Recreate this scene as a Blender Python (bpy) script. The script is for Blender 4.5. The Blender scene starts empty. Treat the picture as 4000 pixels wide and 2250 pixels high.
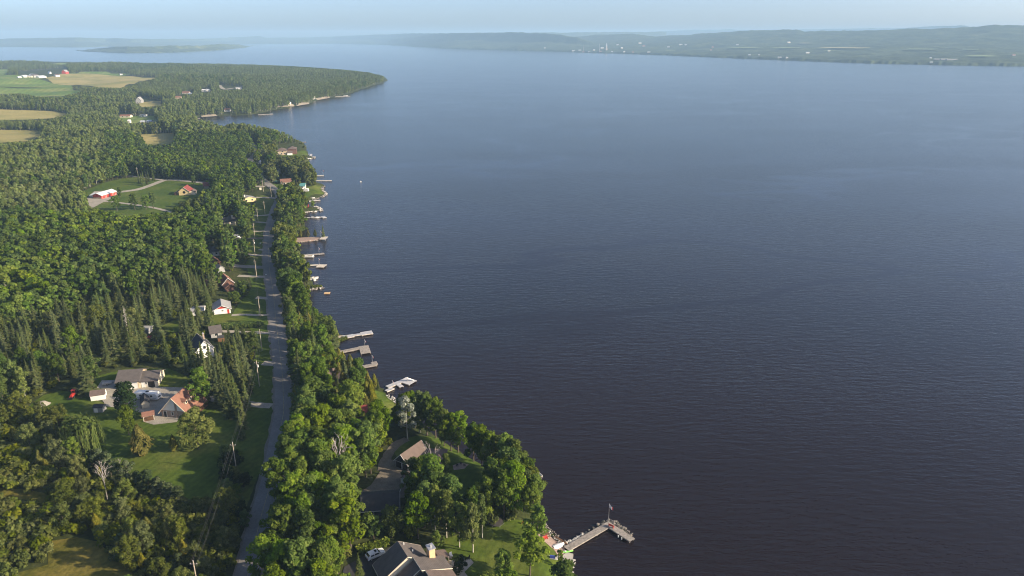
import bpy, math, random
import numpy as np
from mathutils import Vector, Matrix
from mathutils.geometry import delaunay_2d_cdt
random.seed(7); RS = np.random.RandomState(7)
SC = bpy.context.scene
COL = SC.collection
# ------------------------------------------------------------------ camera, sky, sun, exposure
F_PX, CX, CY, HORIZON = 2780.0, 2000.0, 1125.0, 145.0
PITCH = math.atan((CY - HORIZON) / F_PX)
CAM_H = 120.0
cam = bpy.data.cameras.new('camera'); cam_o = bpy.data.objects.new('camera', cam); COL.objects.link(cam_o)
cam.sensor_width = 36.0; cam.lens = 36.0 * F_PX / 4000.0
cam.clip_start = 1.0; cam.clip_end = 60000.0
cam_o.location = (0, 0, CAM_H); cam_o.rotation_euler = (math.pi / 2 - PITCH, 0, 0)
SC.camera = cam_o
SUN_EL, SUN_AZ = math.radians(22.5), math.radians(-13.0)       # azimuth measured from +X, towards the camera side
SUN_DIR = Vector((math.cos(SUN_EL) * math.cos(SUN_AZ), math.cos(SUN_EL) * math.sin(SUN_AZ), math.sin(SUN_EL)))
world = bpy.data.worlds.new('World'); SC.world = world; world.use_nodes = True
wn, wl = world.node_tree.nodes, world.node_tree.links
sky = wn.new('ShaderNodeTexSky'); sky.sky_type = 'NISHITA'; sky.sun_disc = False
sky.sun_elevation = SUN_EL; sky.sun_rotation = math.pi / 2 - SUN_AZ
sky.altitude = 300; sky.air_density = 0.5; sky.dust_density = 2.0; sky.ozone_density = 1.6
wn['Background'].inputs['Strength'].default_value = 0.126
wl.new(sky.outputs[0], wn['Background'].inputs['Color'])
sun = bpy.data.lights.new('sun', 'SUN'); sun.energy = 5.0; sun.angle = math.radians(0.6); sun.color = (1.0, 0.83, 0.60)
sun_o = bpy.data.objects.new('sun', sun); COL.objects.link(sun_o)
sun_o.rotation_euler = SUN_DIR.to_track_quat('Z', 'Y').to_euler(); sun_o.location = (400, -100, 300)
SC.view_settings.view_transform = 'Standard'; SC.view_settings.look = 'None'
SC.view_settings.exposure = 0.95; SC.view_settings.gamma = 1.0; SC.view_settings.use_curve_mapping = False
SC.cycles.max_bounces = 5; SC.cycles.diffuse_bounces = 3; SC.cycles.glossy_bounces = 2
SC.cycles.transmission_bounces = 3; SC.cycles.transparent_max_bounces = 4; SC.cycles.volume_bounces = 0
SC.cycles.use_denoising = True; SC.cycles.denoising_prefilter = 'ACCURATE'; SC.cycles.filter_width = 1.1

# ------------------------------------------------------------------ helpers: objects
def tag(o, label=None, cat=None, group=None, kind=None):
    if label: o['label'] = label
    if cat: o['category'] = cat
    if group: o['group'] = group
    if kind: o['kind'] = kind
    return o
def link_mesh(name, me, parent=None):
    o = bpy.data.objects.new(name, me); COL.objects.link(o)
    if parent is not None: o.parent = parent
    return o
def empty(name, loc=(0, 0, 0), rz=0.0, label=None, cat=None, group=None):
    o = bpy.data.objects.new(name, None); COL.objects.link(o)
    o.location = loc; o.rotation_euler = (0, 0, rz); o.empty_display_size = 0.5
    return tag(o, label, cat, group)
def copy_tree(o, parent=None):
    c = o.copy(); COL.objects.link(c); c.parent = parent
    for ch in o.children: copy_tree(ch, c)
    return c

class MB:
    """collects simple shapes and links them as one mesh object"""
    def __init__(s): s.v = []; s.f = []; s.m = []; s.mi = 0
    def add(s, vs, fs):
        b = len(s.v); s.v += [tuple(p) for p in vs]
        s.f += [tuple(b + i for i in f) for f in fs]; s.m += [s.mi] * len(fs); return s
    def box(s, x0, x1, y0, y1, z0, z1):
        return s.add([(x0,y0,z0),(x1,y0,z0),(x1,y1,z0),(x0,y1,z0),(x0,y0,z1),(x1,y0,z1),(x1,y1,z1),(x0,y1,z1)],
                     [(0,3,2,1),(4,5,6,7),(0,1,5,4),(1,2,6,5),(2,3,7,6),(3,0,4,7)])
    def obox(s, c, ax, ay, sx, sy, z0, z1):
        """box about plan centre c with plan axes ax, ay"""
        p = [(c[0]+ax[0]*i*sx/2+ay[0]*j*sy/2, c[1]+ax[1]*i*sx/2+ay[1]*j*sy/2) for i, j in ((-1,-1),(1,-1),(1,1),(-1,1))]
        return s.add([(a,b,z0) for a,b in p] + [(a,b,z1) for a,b in p],
                     [(0,3,2,1),(4,5,6,7),(0,1,5,4),(1,2,6,5),(2,3,7,6),(3,0,4,7)])
    def slab(s, q, t):
        """four corner points extruded down by t"""
        return s.add(list(q) + [(p[0],p[1],p[2]-t) for p in q],
                     [(0,1,2,3),(7,6,5,4),(0,4,5,1),(1,5,6,2),(2,6,7,3),(3,7,4,0)])
    def poly(s, q, z0, z1):
        n = len(q)
        return s.add([(a,b,z0) for a,b in q] + [(a,b,z1) for a,b in q],
                     [tuple(range(n-1,-1,-1)), tuple(range(n,2*n))] + [(i,(i+1)%n,n+(i+1)%n,n+i) for i in range(n)])
    def tube(s, a, b, ra, rb=None, n=6):
        rb = ra if rb is None else rb
        a = Vector(a); b = Vector(b); d = (b - a).normalized()
        u = d.cross(Vector((0,0,1)) if abs(d.z) < .9 else Vector((1,0,0))).normalized(); w = d.cross(u)
        vs = [a + (u*math.cos(t) + w*math.sin(t))*ra for t in [2*math.pi*i/n for i in range(n)]]
        vs += [b + (u*math.cos(t) + w*math.sin(t))*rb for t in [2*math.pi*i/n for i in range(n)]]
        return s.add(vs, [(i,(i+1)%n,n+(i+1)%n,n+i) for i in range(n)] + [tuple(range(n-1,-1,-1)), tuple(range(n,2*n))])
    def prism(s, prof, x0, x1):
        """profile of (y, z) points extruded along x"""
        n = len(prof)
        return s.add([(x0,a,b) for a,b in prof] + [(x1,a,b) for a,b in prof],
                     [tuple(range(n)), tuple(range(2*n-1,n-1,-1))] + [(i,n+i,n+(i+1)%n,(i+1)%n) for i in range(n)])
    def mesh(s, name, mats, smooth=False):
        me = bpy.data.meshes.new(name); me.from_pydata(s.v, [], s.f)
        for m in (mats if isinstance(mats, (list, tuple)) else [mats]): me.materials.append(m)
        if any(s.m): me.polygons.foreach_set('material_index', s.m)
        if smooth: me.polygons.foreach_set('use_smooth', [True]*len(s.f))
        me.update(); return me
    def build(s, name, mats, parent=None, smooth=False):
        return link_mesh(name, s.mesh(name, mats, smooth), parent)

# ------------------------------------------------------------------ materials
def nt(name):
    m = bpy.data.materials.new(name); m.use_nodes = True
    return m, m.node_tree.nodes, m.node_tree.links, m.node_tree.nodes['Principled BSDF']
def ramp(n, stops):
    r = n.new('ShaderNodeValToRGB'); e = r.color_ramp.elements
    while len(e) < len(stops): e.new(0.5)
    for k, (p, c) in enumerate(stops): e[k].position = p; e[k].color = (*c, 1)
    return r
def noise(n, l, scale, detail=4, coord=None, rough=.6, vec='Object'):
    t = n.new('ShaderNodeTexNoise'); t.inputs['Scale'].default_value = scale
    t.inputs['Detail'].default_value = detail; t.inputs['Roughness'].default_value = rough
    if coord is None:
        tc = n.new('ShaderNodeTexCoord'); coord = tc.outputs[vec]
    l.new(coord, t.inputs['Vector']); return t
def simple(name, col, rough=.7, var=.18, scale=1.5, bump=0.0, bscale=6.0, metal=0.0, spec=.4):
    m, n, l, b = nt(name)
    t = noise(n, l, scale); c = Vector(col)
    r = ramp(n, [(.3, tuple(c*(1-var))), (.7, tuple(c*(1+var)))])
    l.new(t.outputs[0], r.inputs[0]); l.new(r.outputs[0], b.inputs['Base Color'])
    b.inputs['Roughness'].default_value = rough; b.inputs['Metallic'].default_value = metal
    b.inputs['Specular IOR Level'].default_value = spec
    if bump:
        t2 = noise(n, l, bscale); bp = n.new('ShaderNodeBump'); bp.inputs['Strength'].default_value = bump
        l.new(t2.outputs[0], bp.inputs['Height']); l.new(bp.outputs[0], b.inputs['Normal'])
    return m
def mixed(name, stops, scale, rough=.9, detail=6, scale2=None, stops2=None, bump=.3, bscale=2.0, spec=.1):
    """ground cover: two noise layers of colour"""
    m, n, l, b = nt(name)
    t = noise(n, l, scale, detail); r = ramp(n, stops); l.new(t.outputs[0], r.inputs[0]); out = r.outputs[0]
    if scale2:
        t2 = noise(n, l, scale2, 3); r2 = ramp(n, stops2); l.new(t2.outputs[0], r2.inputs[0])
        mx = n.new('ShaderNodeMix'); mx.data_type = 'RGBA'; mx.blend_type = 'MULTIPLY'; mx.inputs[0].default_value = 1
        l.new(out, mx.inputs[6]); l.new(r2.outputs[0], mx.inputs[7]); out = mx.outputs[2]
    l.new(out, b.inputs['Base Color']); b.inputs['Roughness'].default_value = rough
    b.inputs['Specular IOR Level'].default_value = spec
    t3 = noise(n, l, bscale, 5); bp = n.new('ShaderNodeBump'); bp.inputs['Strength'].default_value = bump
    bp.inputs['Distance'].default_value = .3
    l.new(t3.outputs[0], bp.inputs['Height']); l.new(bp.outputs[0], b.inputs['Normal'])
    return m
def leafmat(name, col, hue=.012, sat=.12, val=.28, trans=.42, tipcol=None):
    m = bpy.data.materials.new(name); m.use_nodes = True; n, l = m.node_tree.nodes, m.node_tree.links; n.clear()
    out = n.new('ShaderNodeOutputMaterial'); oi = n.new('ShaderNodeObjectInfo')
    at = n.new('ShaderNodeAttribute'); at.attribute_name = 'tint'
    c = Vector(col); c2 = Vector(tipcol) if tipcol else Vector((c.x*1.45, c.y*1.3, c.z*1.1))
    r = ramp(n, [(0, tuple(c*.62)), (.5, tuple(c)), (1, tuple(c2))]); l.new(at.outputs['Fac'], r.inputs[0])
    h = n.new('ShaderNodeHueSaturation')
    def rng(src, lo, hi, mul):
        a = n.new('ShaderNodeMath'); a.operation = 'MULTIPLY'; a.inputs[1].default_value = mul; l.new(src, a.inputs[0])
        f = n.new('ShaderNodeMath'); f.operation = 'FRACT'; l.new(a.outputs[0], f.inputs[0])
        g = n.new('ShaderNodeMapRange'); g.inputs['To Min'].default_value = lo; g.inputs['To Max'].default_value = hi
        l.new(f.outputs[0], g.inputs['Value']); return g.outputs[0]
    l.new(rng(oi.outputs['Random'], .5-hue, .5+hue, 1.0), h.inputs['Hue'])
    l.new(rng(oi.outputs['Random'], 1-sat, 1+sat, 7.31), h.inputs['Saturation'])
    l.new(rng(oi.outputs['Random'], 1-val, 1+val, 13.77), h.inputs['Value'])
    l.new(r.outputs[0], h.inputs['Color'])
    d = n.new('ShaderNodeBsdfDiffuse'); t = n.new('ShaderNodeBsdfTranslucent'); mx = n.new('ShaderNodeMixShader')
    mx.inputs[0].default_value = trans
    l.new(h.outputs[0], d.inputs[0]); l.new(h.outputs[0], t.inputs[0])
    l.new(d.outputs[0], mx.inputs[1]); l.new(t.outputs[0], mx.inputs[2]); l.new(mx.outputs[0], out.inputs[0])
    return m

M = {}
M['forest_floor'] = mixed('forest_floor', [(.3,(.030,.040,.014)),(.55,(.050,.062,.020)),(.75,(.08,.08,.03))], .12, scale2=.9, stops2=[(.3,(.6,.6,.6)),(.7,(1.2,1.2,1.1))], bump=.6, bscale=.8)
M['lawn'] = mixed('lawn', [(.28,(.042,.078,.012)),(.5,(.070,.105,.015)),(.72,(.125,.135,.032))], .045, scale2=.6, stops2=[(.3,(.72,.76,.72)),(.7,(1.2,1.18,1.1))], bump=.35, bscale=1.5)
M['rough_grass'] = mixed('rough_grass', [(.3,(.060,.075,.014)),(.5,(.13,.12,.022)),(.72,(.20,.16,.04))], .10, scale2=.7, stops2=[(.3,(.6,.65,.6)),(.7,(1.2,1.15,1.1))], bump=.7, bscale=.9)
M['hay'] = mixed('hay', [(.3,(.19,.20,.065)),(.5,(.29,.255,.095)),(.7,(.38,.31,.13))], .012, scale2=.3, stops2=[(.3,(.85,.85,.85)),(.7,(1.1,1.1,1.1))])
M['pasture'] = mixed('pasture', [(.3,(.085,.15,.03)),(.5,(.13,.19,.04)),(.7,(.23,.24,.075))], .010, scale2=.2, stops2=[(.3,(.85,.85,.85)),(.7,(1.1,1.1,1.1))])
def rows(mat, scale, amp, rot):
    n, l = mat.node_tree.nodes, mat.node_tree.links; b = n['Principled BSDF']; src = b.inputs['Base Color'].links[0].from_socket
    tc = n.new('ShaderNodeTexCoord'); mp = n.new('ShaderNodeMapping'); mp.inputs['Rotation'].default_value = (0, 0, rot); l.new(tc.outputs['Object'], mp.inputs['Vector'])
    w = n.new('ShaderNodeTexWave'); w.inputs['Scale'].default_value = scale; w.inputs['Distortion'].default_value = 2.5; w.inputs['Detail'].default_value = 2; l.new(mp.outputs[0], w.inputs['Vector'])
    r = ramp(n, [(0, (1-amp,)*3), (1, (1+amp,)*3)]); l.new(w.outputs['Fac'], r.inputs[0])
    mx = n.new('ShaderNodeMix'); mx.data_type = 'RGBA'; mx.blend_type = 'MULTIPLY'; mx.inputs[0].default_value = 1
    l.new(src, mx.inputs[6]); l.new(r.outputs[0], mx.inputs[7]); l.new(mx.outputs[2], b.inputs['Base Color'])
rows(M['hay'], .035, .14, .5); rows(M['pasture'], .025, .10, -.3); rows(M['lawn'], .16, .07, .35)
M['gravel'] = mixed('gravel', [(.3,(.27,.25,.21)),(.6,(.36,.33,.28)),(.8,(.29,.26,.21))], .25, scale2=3.0, stops2=[(.3,(.75,.75,.75)),(.7,(1.15,1.15,1.15))], bscale=8)
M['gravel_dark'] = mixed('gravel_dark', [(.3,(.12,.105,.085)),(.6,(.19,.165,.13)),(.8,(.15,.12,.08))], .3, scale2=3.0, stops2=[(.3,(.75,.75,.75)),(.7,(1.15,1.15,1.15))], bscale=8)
M['asphalt'] = mixed('asphalt', [(.3,(.19,.18,.17)),(.7,(.25,.237,.223))], .15, scale2=2.0, stops2=[(.3,(.85,.85,.85)),(.7,(1.1,1.1,1.1))], bscale=15, bump=.15, rough=.85)
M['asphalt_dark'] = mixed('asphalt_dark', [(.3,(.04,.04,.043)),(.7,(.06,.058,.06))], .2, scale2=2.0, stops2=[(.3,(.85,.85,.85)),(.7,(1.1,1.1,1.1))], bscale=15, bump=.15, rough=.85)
M['shoulder'] = mixed('shoulder', [(.3,(.17,.155,.13)),(.7,(.24,.215,.18))], .4, scale2=3.0, stops2=[(.3,(.75,.75,.75)),(.7,(1.15,1.15,1.15))], bscale=9)
M['yellow'] = simple('yellow_paint', (.30,.26,.15), .7, .35, .8)
M['sand'] = simple('sand', (.34,.29,.22), .95, .25, .5, .3)
M['concrete'] = simple('concrete', (.33,.31,.28), .85, .2, .6, .2)
M['paver'] = simple('paver', (.30,.22,.18), .85, .25, 1.5, .2)
M['rock_light'] = simple('rock_light', (.46,.44,.40), .85, .3, 1.2, .5, 4)
M['rock'] = simple('rock', (.20,.18,.155), .9, .4, 1.1, .5, 4)
M['rock_dark'] = simple('rock_dark', (.085,.08,.065), .9, .4, 1.1, .5, 4)
M['timber'] = simple('timber', (.28,.25,.22), .8, .35, 1.4, .2)
M['timber_pale'] = simple('timber_pale', (.52,.47,.40), .75, .2, 1.4, .2)
M['timber_brown'] = simple('timber_brown', (.16,.085,.045), .8, .3, 2, .2)
M['alu'] = simple('dock_grey', (.45,.45,.46), .5, .15, 1.0)
M['white'] = simple('white_paint', (.74,.73,.70), .55, .06, .8)
M['cream'] = simple('cream_siding', (.62,.55,.43), .7, .08, .8)
M['tan'] = simple('tan_siding', (.42,.34,.24), .75, .1, .8)
M['orange_stucco'] = simple('orange_stucco', (.68,.45,.26), .8, .08, .9)
M['navy'] = simple('navy_siding', (.025,.032,.045), .7, .2, .8)
M['black'] = simple('black', (.012,.012,.014), .5, .2)
M['door_dark'] = simple('door_dark', (.018,.018,.022), .6, .2)
M['grey_siding'] = simple('grey_siding', (.30,.30,.30), .75, .1, .8)
M['brown_siding'] = simple('brown_siding', (.11,.055,.04), .75, .15, .8)
M['red_paint'] = simple('red_paint', (.42,.04,.03), .5, .12, 1)
M['red_barn'] = simple('red_barn', (.40,.055,.045), .7, .15, .6)
M['yellow_siding'] = simple('yellow_siding', (.58,.46,.24), .75, .1, .8)
M['brick'] = simple('brick', (.33,.25,.20), .85, .2, 2, .2)
def roofmat(name, col, var=.22):
    m, n, l, b = nt(name)
    t = noise(n, l, .9, 5); w = n.new('ShaderNodeTexWave'); w.bands_direction = 'Z'; w.inputs['Scale'].default_value = 2.2
    w.inputs['Distortion'].default_value = .6; tc = n.new('ShaderNodeTexCoord'); l.new(tc.outputs['Object'], w.inputs['Vector'])
    c = Vector(col); r = ramp(n, [(.25, tuple(c*(1-var))), (.75, tuple(c*(1+var)))])
    a = n.new('ShaderNodeMath'); a.operation = 'MULTIPLY_ADD'; a.inputs[1].default_value = .18
    l.new(w.outputs['Fac'], a.inputs[0]); l.new(t.outputs[0], a.inputs[2]); l.new(a.outputs[0], r.inputs[0])
    l.new(r.outputs[0], b.inputs['Base Color']); b.inputs['Roughness'].default_value = .85; b.inputs['Specular IOR Level'].default_value = .25
    return m
M['roof_grey'] = roofmat('roof_grey', (.095,.084,.080))
M['roof_slate'] = roofmat('roof_slate', (.045,.045,.05))
M['roof_taupe'] = roofmat('roof_taupe', (.115,.088,.078))
M['roof_brown'] = roofmat('roof_brown', (.20,.102,.074))
M['roof_red'] = roofmat('roof_red', (.19,.045,.042))
M['roof_lightgrey'] = roofmat('roof_lightgrey', (.27,.27,.27), .12)
M['roof_metal'] = simple('roof_metal', (.52,.55,.57), .4, .1, .5)
M['glass'] = simple('window_glass', (.02,.025,.03), .08, .2, spec=.7)
M['bark'] = simple('bark', (.10,.08,.06), .9, .3, 3, .4)
M['bark_pale'] = simple('bark_pale', (.40,.37,.32), .85, .3, 3, .3)
M['dead_wood'] = simple('dead_wood', (.34,.31,.28), .9, .25, 3)
M['pole_wood'] = simple('pole_wood', (.42,.36,.28), .85, .2, 2)
M['wire'] = simple('wire', (.06,.06,.06), .8, .1)
M['metal'] = simple('metal', (.55,.55,.55), .35, .1, 1, metal=.6)
M['tyre'] = simple('tyre', (.015,.015,.015), .9, .1)
M['car_white'] = simple('car_white', (.75,.76,.77), .2, .03, spec=.6)
M['car_dark'] = simple('car_dark', (.02,.022,.026), .25, .1, spec=.6)
M['green_plastic'] = simple('green_plastic', (.25,.65,.12), .4, .1)
M['blue_plastic'] = simple('blue_plastic', (.05,.08,.35), .4, .1)
M['teal'] = simple('teal', (.08,.22,.22), .5, .15)
M['raft'] = simple('raft_wood', (.55,.38,.20), .8, .2)
M['orange'] = simple('orange', (.65,.20,.05), .6, .2)
M['flag_white'] = simple('flag_white', (.75,.73,.74), .8, .05)
M['flag_red'] = simple('flag_red', (.55,.02,.03), .8, .05)
M['trampoline'] = simple('trampoline_mat', (.055,.05,.05), .8, .15)
LEAF = {
 'bright': leafmat('leaves_bright', (.120,.182,.024), tipcol=(.220,.265,.040)),
 'deep':   leafmat('leaves_deep', (.086,.138,.028), tipcol=(.165,.212,.044)),
 'olive':  leafmat('leaves_olive', (.110,.138,.036), tipcol=(.190,.205,.060), sat=.2),
 'poplar': leafmat('leaves_poplar', (.120,.162,.042), tipcol=(.205,.235,.070)),
 'spruce': leafmat('needles_spruce', (.078,.104,.036), tipcol=(.165,.172,.068), trans=.12, val=.32),
 'cedar':  leafmat('leaves_cedar', (.105,.11,.020), tipcol=(.20,.18,.036), trans=.15),
 'shrub':  leafmat('leaves_shrub', (.105,.130,.024), tipcol=(.195,.205,.044), sat=.2),
 'silver': leafmat('leaves_silver', (.20,.22,.17), tipcol=(.36,.37,.31)),
 'willow': leafmat('leaves_willow', (.10,.135,.035), tipcol=(.17,.20,.06)),
 'pine':   leafmat('needles_pine', (.055,.078,.034), tipcol=(.110,.125,.058), trans=.12),
 'dark':   leafmat('leaves_dark', (.028,.048,.020), tipcol=(.05,.075,.03)),
 'aspen':  leafmat('leaves_aspen', (.150,.195,.058), tipcol=(.245,.275,.090)),
 'spruce_dim':    leafmat('needles_spruce_dim', (.050,.074,.032), tipcol=(.105,.125,.055), trans=.12, val=.3),  # same spruce needles, with the dimmer light of far stands put into the colour
 'autumn': leafmat('leaves_autumn', (.14,.11,.025), tipcol=(.24,.17,.04)),
}
# ------------------------------------------------------------------ photograph pixels (4000 x 2250) <-> places on the ground
SP, CP = math.sin(PITCH), math.cos(PITCH)
def ray(u, v):
    a, b = u - CX, v - CY
    return np.array([a, F_PX*CP - b*SP, -F_PX*SP - b*CP])
def at0(u, v, z=0.0):
    d = ray(u, v); k = (z - CAM_H) / d[2]; return np.array([d[0]*k, d[1]*k])
def project(x, y, z):
    zc = y*CP - (z - CAM_H)*SP; yc = y*SP + (z - CAM_H)*CP
    return CX + F_PX*x/zc, CY - F_PX*yc/zc
# ------------------------------------------------------------------ shoreline and height of the land
SHORE_PX = [(2262,2400),(2245,2300),(2232,2250),(2222,2200),(2236,2168),(2216,2150),(2190,2120),(2160,2078),(2120,2046),(2104,2005),(2098,1960),(2092,1905),
 (2075,1868),(2035,1850),(1960,1835),(1880,1812),(1830,1786),(1780,1752),(1740,1728),(1690,1692),(1630,1650),(1575,1602),(1548,1572),(1530,1556),
 (1512,1542),(1502,1520),(1470,1500),(1430,1475),(1405,1450),(1385,1425),(1345,1395),(1326,1375),(1312,1348),(1330,1330),(1352,1318),(1325,1302),(1295,1285),
 (1275,1262),(1250,1240),(1226,1205),(1215,1182),(1190,1168),(1183,1150),(1196,1136),(1225,1130),(1262,1126),(1258,1118),(1218,1112),(1226,1098),(1222,1082),(1205,1070),(1196,1050),(1192,1030),(1182,1012),
 (1176,990),(1168,965),(1158,948),(1150,930),(1166,908),(1196,890),(1190,872),(1188,856),(1176,838),(1178,830),(1215,828),(1253,823),(1250,815),(1225,808),(1190,800),(1204,790),(1220,780),(1262,768),
 (1274,757),(1262,748),(1256,735),(1268,728),(1262,718),(1238,712),(1234,704),(1232,690),(1228,672),(1208,655),(1182,645),(1160,634),(1156,626),(1185,622),(1224,621),(1226,614),(1208,609),
 (1204,596),(1196,575),(1188,560),(1176,550),(1140,540),(1080,528),(1010,515),(950,508),(880,500),(820,488),(770,478),(742,472),(728,466),(752,459),(790,455),(845,453),(905,451),(975,449),(1030,440),(1080,428),
 (1130,420),(1170,412),(1205,405),(1236,393),(1280,383),(1320,378),(1356,368),(1390,356),(1430,344),(1470,331),(1500,322),(1518,313),(1500,302),(1440,290),(1340,279),(1200,269),(1050,262),(900,257),(700,251),(450,247),(200,242),(0,239),(-800,236)]
SH = [at0(u, v) for u, v in SHORE_PX]
SH = [np.array([70.0, 50.0])] + SH + [np.array([-7000.0, 3300.0]), np.array([-7000.0, 50.0])]
# densify and roughen the line so that it does not run in straight pieces
_p = []
for i in range(len(SH)):
    a, b = SH[i], SH[(i+1) % len(SH)]; L = np.linalg.norm(b-a); R0 = np.linalg.norm(a)
    k = max(1, min(12, int(L / max(2.5, R0*.012))))
    for j in range(k):
        p = a + (b-a)*j/k
        if j and 1 <= i < len(SH)-3:
            nrm = np.array([-(b-a)[1], (b-a)[0]]) / L; p = p + nrm*RS.uniform(-.14, .14)*L/k
        _p.append(p)
SHP = np.array(_p)
def in_poly(px, py, poly):
    inside = np.zeros(np.shape(px), bool); n = len(poly); j = n-1
    for i in range(n):
        xi, yi = poly[i]; xj, yj = poly[j]
        if yi != yj:
            c = ((yi > py) != (yj > py)) & (px < (xj-xi)*(py-yi)/(yj-yi) + xi); inside ^= c
        j = i
    return inside
def shore_dist(x, y):
    x = np.asarray(x, float); y = np.asarray(y, float); best = np.full(x.shape, 1e18)
    for i in range(len(SHP)):
        a, b = SHP[i], SHP[(i+1) % len(SHP)]; d = b-a; q = d@d
        if q == 0: continue
        t = np.clip(((x-a[0])*d[0] + (y-a[1])*d[1])/q, 0, 1)
        best = np.minimum(best, (x-a[0]-t*d[0])**2 + (y-a[1]-t*d[1])**2)
    return np.sqrt(best) * np.where(in_poly(x, y, SHP), 1, -1)
_ph = RS.uniform(0, 6.28, (14, 3))
def wob(x, y, lam, k0=0):
    s = 0
    for k in range(4):
        a = _ph[(k0+k) % 14]; ang = a[0]; w = 2*math.pi/(lam*(.7+.25*k))
        s = s + np.sin((x*math.cos(ang)+y*math.sin(ang))*w + a[1])*math.cos(a[2]*.2)
    return s/4
def sstep(a, b, x):
    t = np.clip((x-a)/(b-a), 0, 1); return t*t*(3-2*t)
def land_h(x, y, d):
    up = 2.2*sstep(0, 8, d) + 2.3*sstep(8, 60, d)
    far = sstep(120, 500, d)
    up = up + far*(9 + 9*wob(x, y, 420) + 4.5*wob(x, y, 170, 5))*sstep(300, 700, y) + .5*sstep(20, 60, d)*wob(x, y, 60, 3)
    return np.where(d > 0, .02 + up, np.maximum(-2.6, d*.35))
NY, NX, Y0, Y1, T0, T1 = 400, 620, 55.0, 4200.0, -1.75, .50
gy = Y0*np.exp(np.linspace(0, 1, NY)*math.log(Y1/Y0)); gt = np.linspace(T0, T1, NX)
GX = gy[:, None]*gt[None, :]; GY = np.repeat(gy[:, None], NX, 1)
GD = shore_dist(GX.ravel(), GY.ravel()).reshape(GX.shape)
GZ = land_h(GX, GY, GD)
def gsample(G, x, y):
    x = np.asarray(x, float); y = np.asarray(y, float)
    r = np.clip(np.log(np.maximum(y, Y0)/Y0)/math.log(Y1/Y0)*(NY-1), 0, NY-1.001)
    c = np.clip((x/np.maximum(y, Y0)-T0)/(T1-T0)*(NX-1), 0, NX-1.001)
    i = r.astype(int); j = c.astype(int); fr = r-i; fc = c-j
    return (G[i,j]*(1-fr)*(1-fc)+G[i+1,j]*fr*(1-fc)+G[i,j+1]*(1-fr)*fc+G[i+1,j+1]*fr*fc)
def hz(x, y): return float(gsample(GZ, x, y))
def at(u, v, h=0.0):
    """the point of the land seen at a pixel, or the point h metres above the land seen there"""
    p = at0(u, v, h)
    for _ in range(6): p = at0(u, v, max(0.0, hz(p[0], p[1])) + h)
    return p
def at3(u, v): p = at(u, v); return Vector((p[0], p[1], max(0, hz(*p))))
# ------------------------------------------------------------------ ground, lake
vs = np.stack([GX, GY, GZ], -1).reshape(-1, 3)
idx = np.arange(NY*NX).reshape(NY, NX)
qs = np.stack([idx[:-1,:-1], idx[:-1,1:], idx[1:,1:], idx[1:,:-1]], -1).reshape(-1, 4)
keep = (GD.ravel()[qs] > -25).any(1); qs = qs[keep]
used = np.unique(qs); remap = np.full(NY*NX, -1); remap[used] = np.arange(len(used))
me = bpy.data.meshes.new('ground'); me.from_pydata(vs[used].tolist(), [], remap[qs].tolist())
me.materials.append(M['forest_floor']); me.polygons.foreach_set('use_smooth', [True]*len(me.polygons)); me.update()
tag(link_mesh('ground', me), 'dark wooded lakeside land under the trees', kind='structure')

def water_mat():
    m, n, l, b = nt('lake_water')
    tc = n.new('ShaderNodeTexCoord')
    def nz(sx, sy, rot, scale, detail, rough=.55):
        mp = n.new('ShaderNodeMapping'); mp.inputs['Scale'].default_value = (sx, sy, 1); mp.inputs['Rotation'].default_value = (0, 0, rot)
        l.new(tc.outputs['Object'], mp.inputs['Vector']); return noise(n, l, scale, detail, mp.outputs[0], rough)
    a = nz(.30, 1, .10, .55, 3); c = nz(.45, 1, -.16, 1.6, 2); g = nz(.35, 1, .05, .012, 3); s = nz(.12, 1, .35, .006, 4)
    ad = n.new('ShaderNodeMath'); ad.operation = 'MULTIPLY_ADD'; ad.inputs[1].default_value = .35
    l.new(c.outputs[0], ad.inputs[0]); l.new(a.outputs[0], ad.inputs[2])
    mr = n.new('ShaderNodeMapRange'); mr.inputs['From Min'].default_value = .35; mr.inputs['From Max'].default_value = .65
    mr.inputs['To Min'].default_value = .23; mr.inputs['To Max'].default_value = .34
    l.new(g.outputs[0], mr.inputs['Value'])
    bp = n.new('ShaderNodeBump'); bp.inputs['Distance'].default_value = 1.0
    ln = nz(.5, 1, .6, .0035, 3); sb = n.new('ShaderNodeMath'); sb.operation = 'SUBTRACT'; sb.inputs[1].default_value = .5; l.new(ln.outputs[0], sb.inputs[0])
    ab = n.new('ShaderNodeMath'); ab.operation = 'ABSOLUTE'; l.new(sb.outputs[0], ab.inputs[0])
    lr = n.new('ShaderNodeMapRange'); lr.inputs['From Min'].default_value = .002; lr.inputs['From Max'].default_value = .010; lr.inputs['To Min'].default_value = .55; lr.inputs['To Max'].default_value = 1; l.new(ab.outputs[0], lr.inputs['Value'])
    mm = n.new('ShaderNodeMath'); mm.operation = 'MULTIPLY'; l.new(mr.outputs[0], mm.inputs[0]); l.new(lr.outputs[0], mm.inputs[1])
    l.new(mm.outputs[0], bp.inputs['Strength']); l.new(ad.outputs[0], bp.inputs['Height']); l.new(bp.outputs[0], b.inputs['Normal'])
    r = ramp(n, [(.35, (.0120,.0078,.0086)), (.7, (.0160,.0108,.0114))]); l.new(s.outputs[0], r.inputs[0]); l.new(r.outputs[0], b.inputs['Base Color'])
    b.inputs['Roughness'].default_value = .16; b.inputs['IOR'].default_value = 1.30
    return m
M['water'] = water_mat()
WE = 15500.0
w = MB(); w.add([(-WE,-400,0),(WE,-400,0),(WE,WE,0),(-WE,WE,0)], [(0,1,2,3)])
tag(w.build('lake_water', M['water']), 'wide dark rippled lake', kind='structure')

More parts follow.
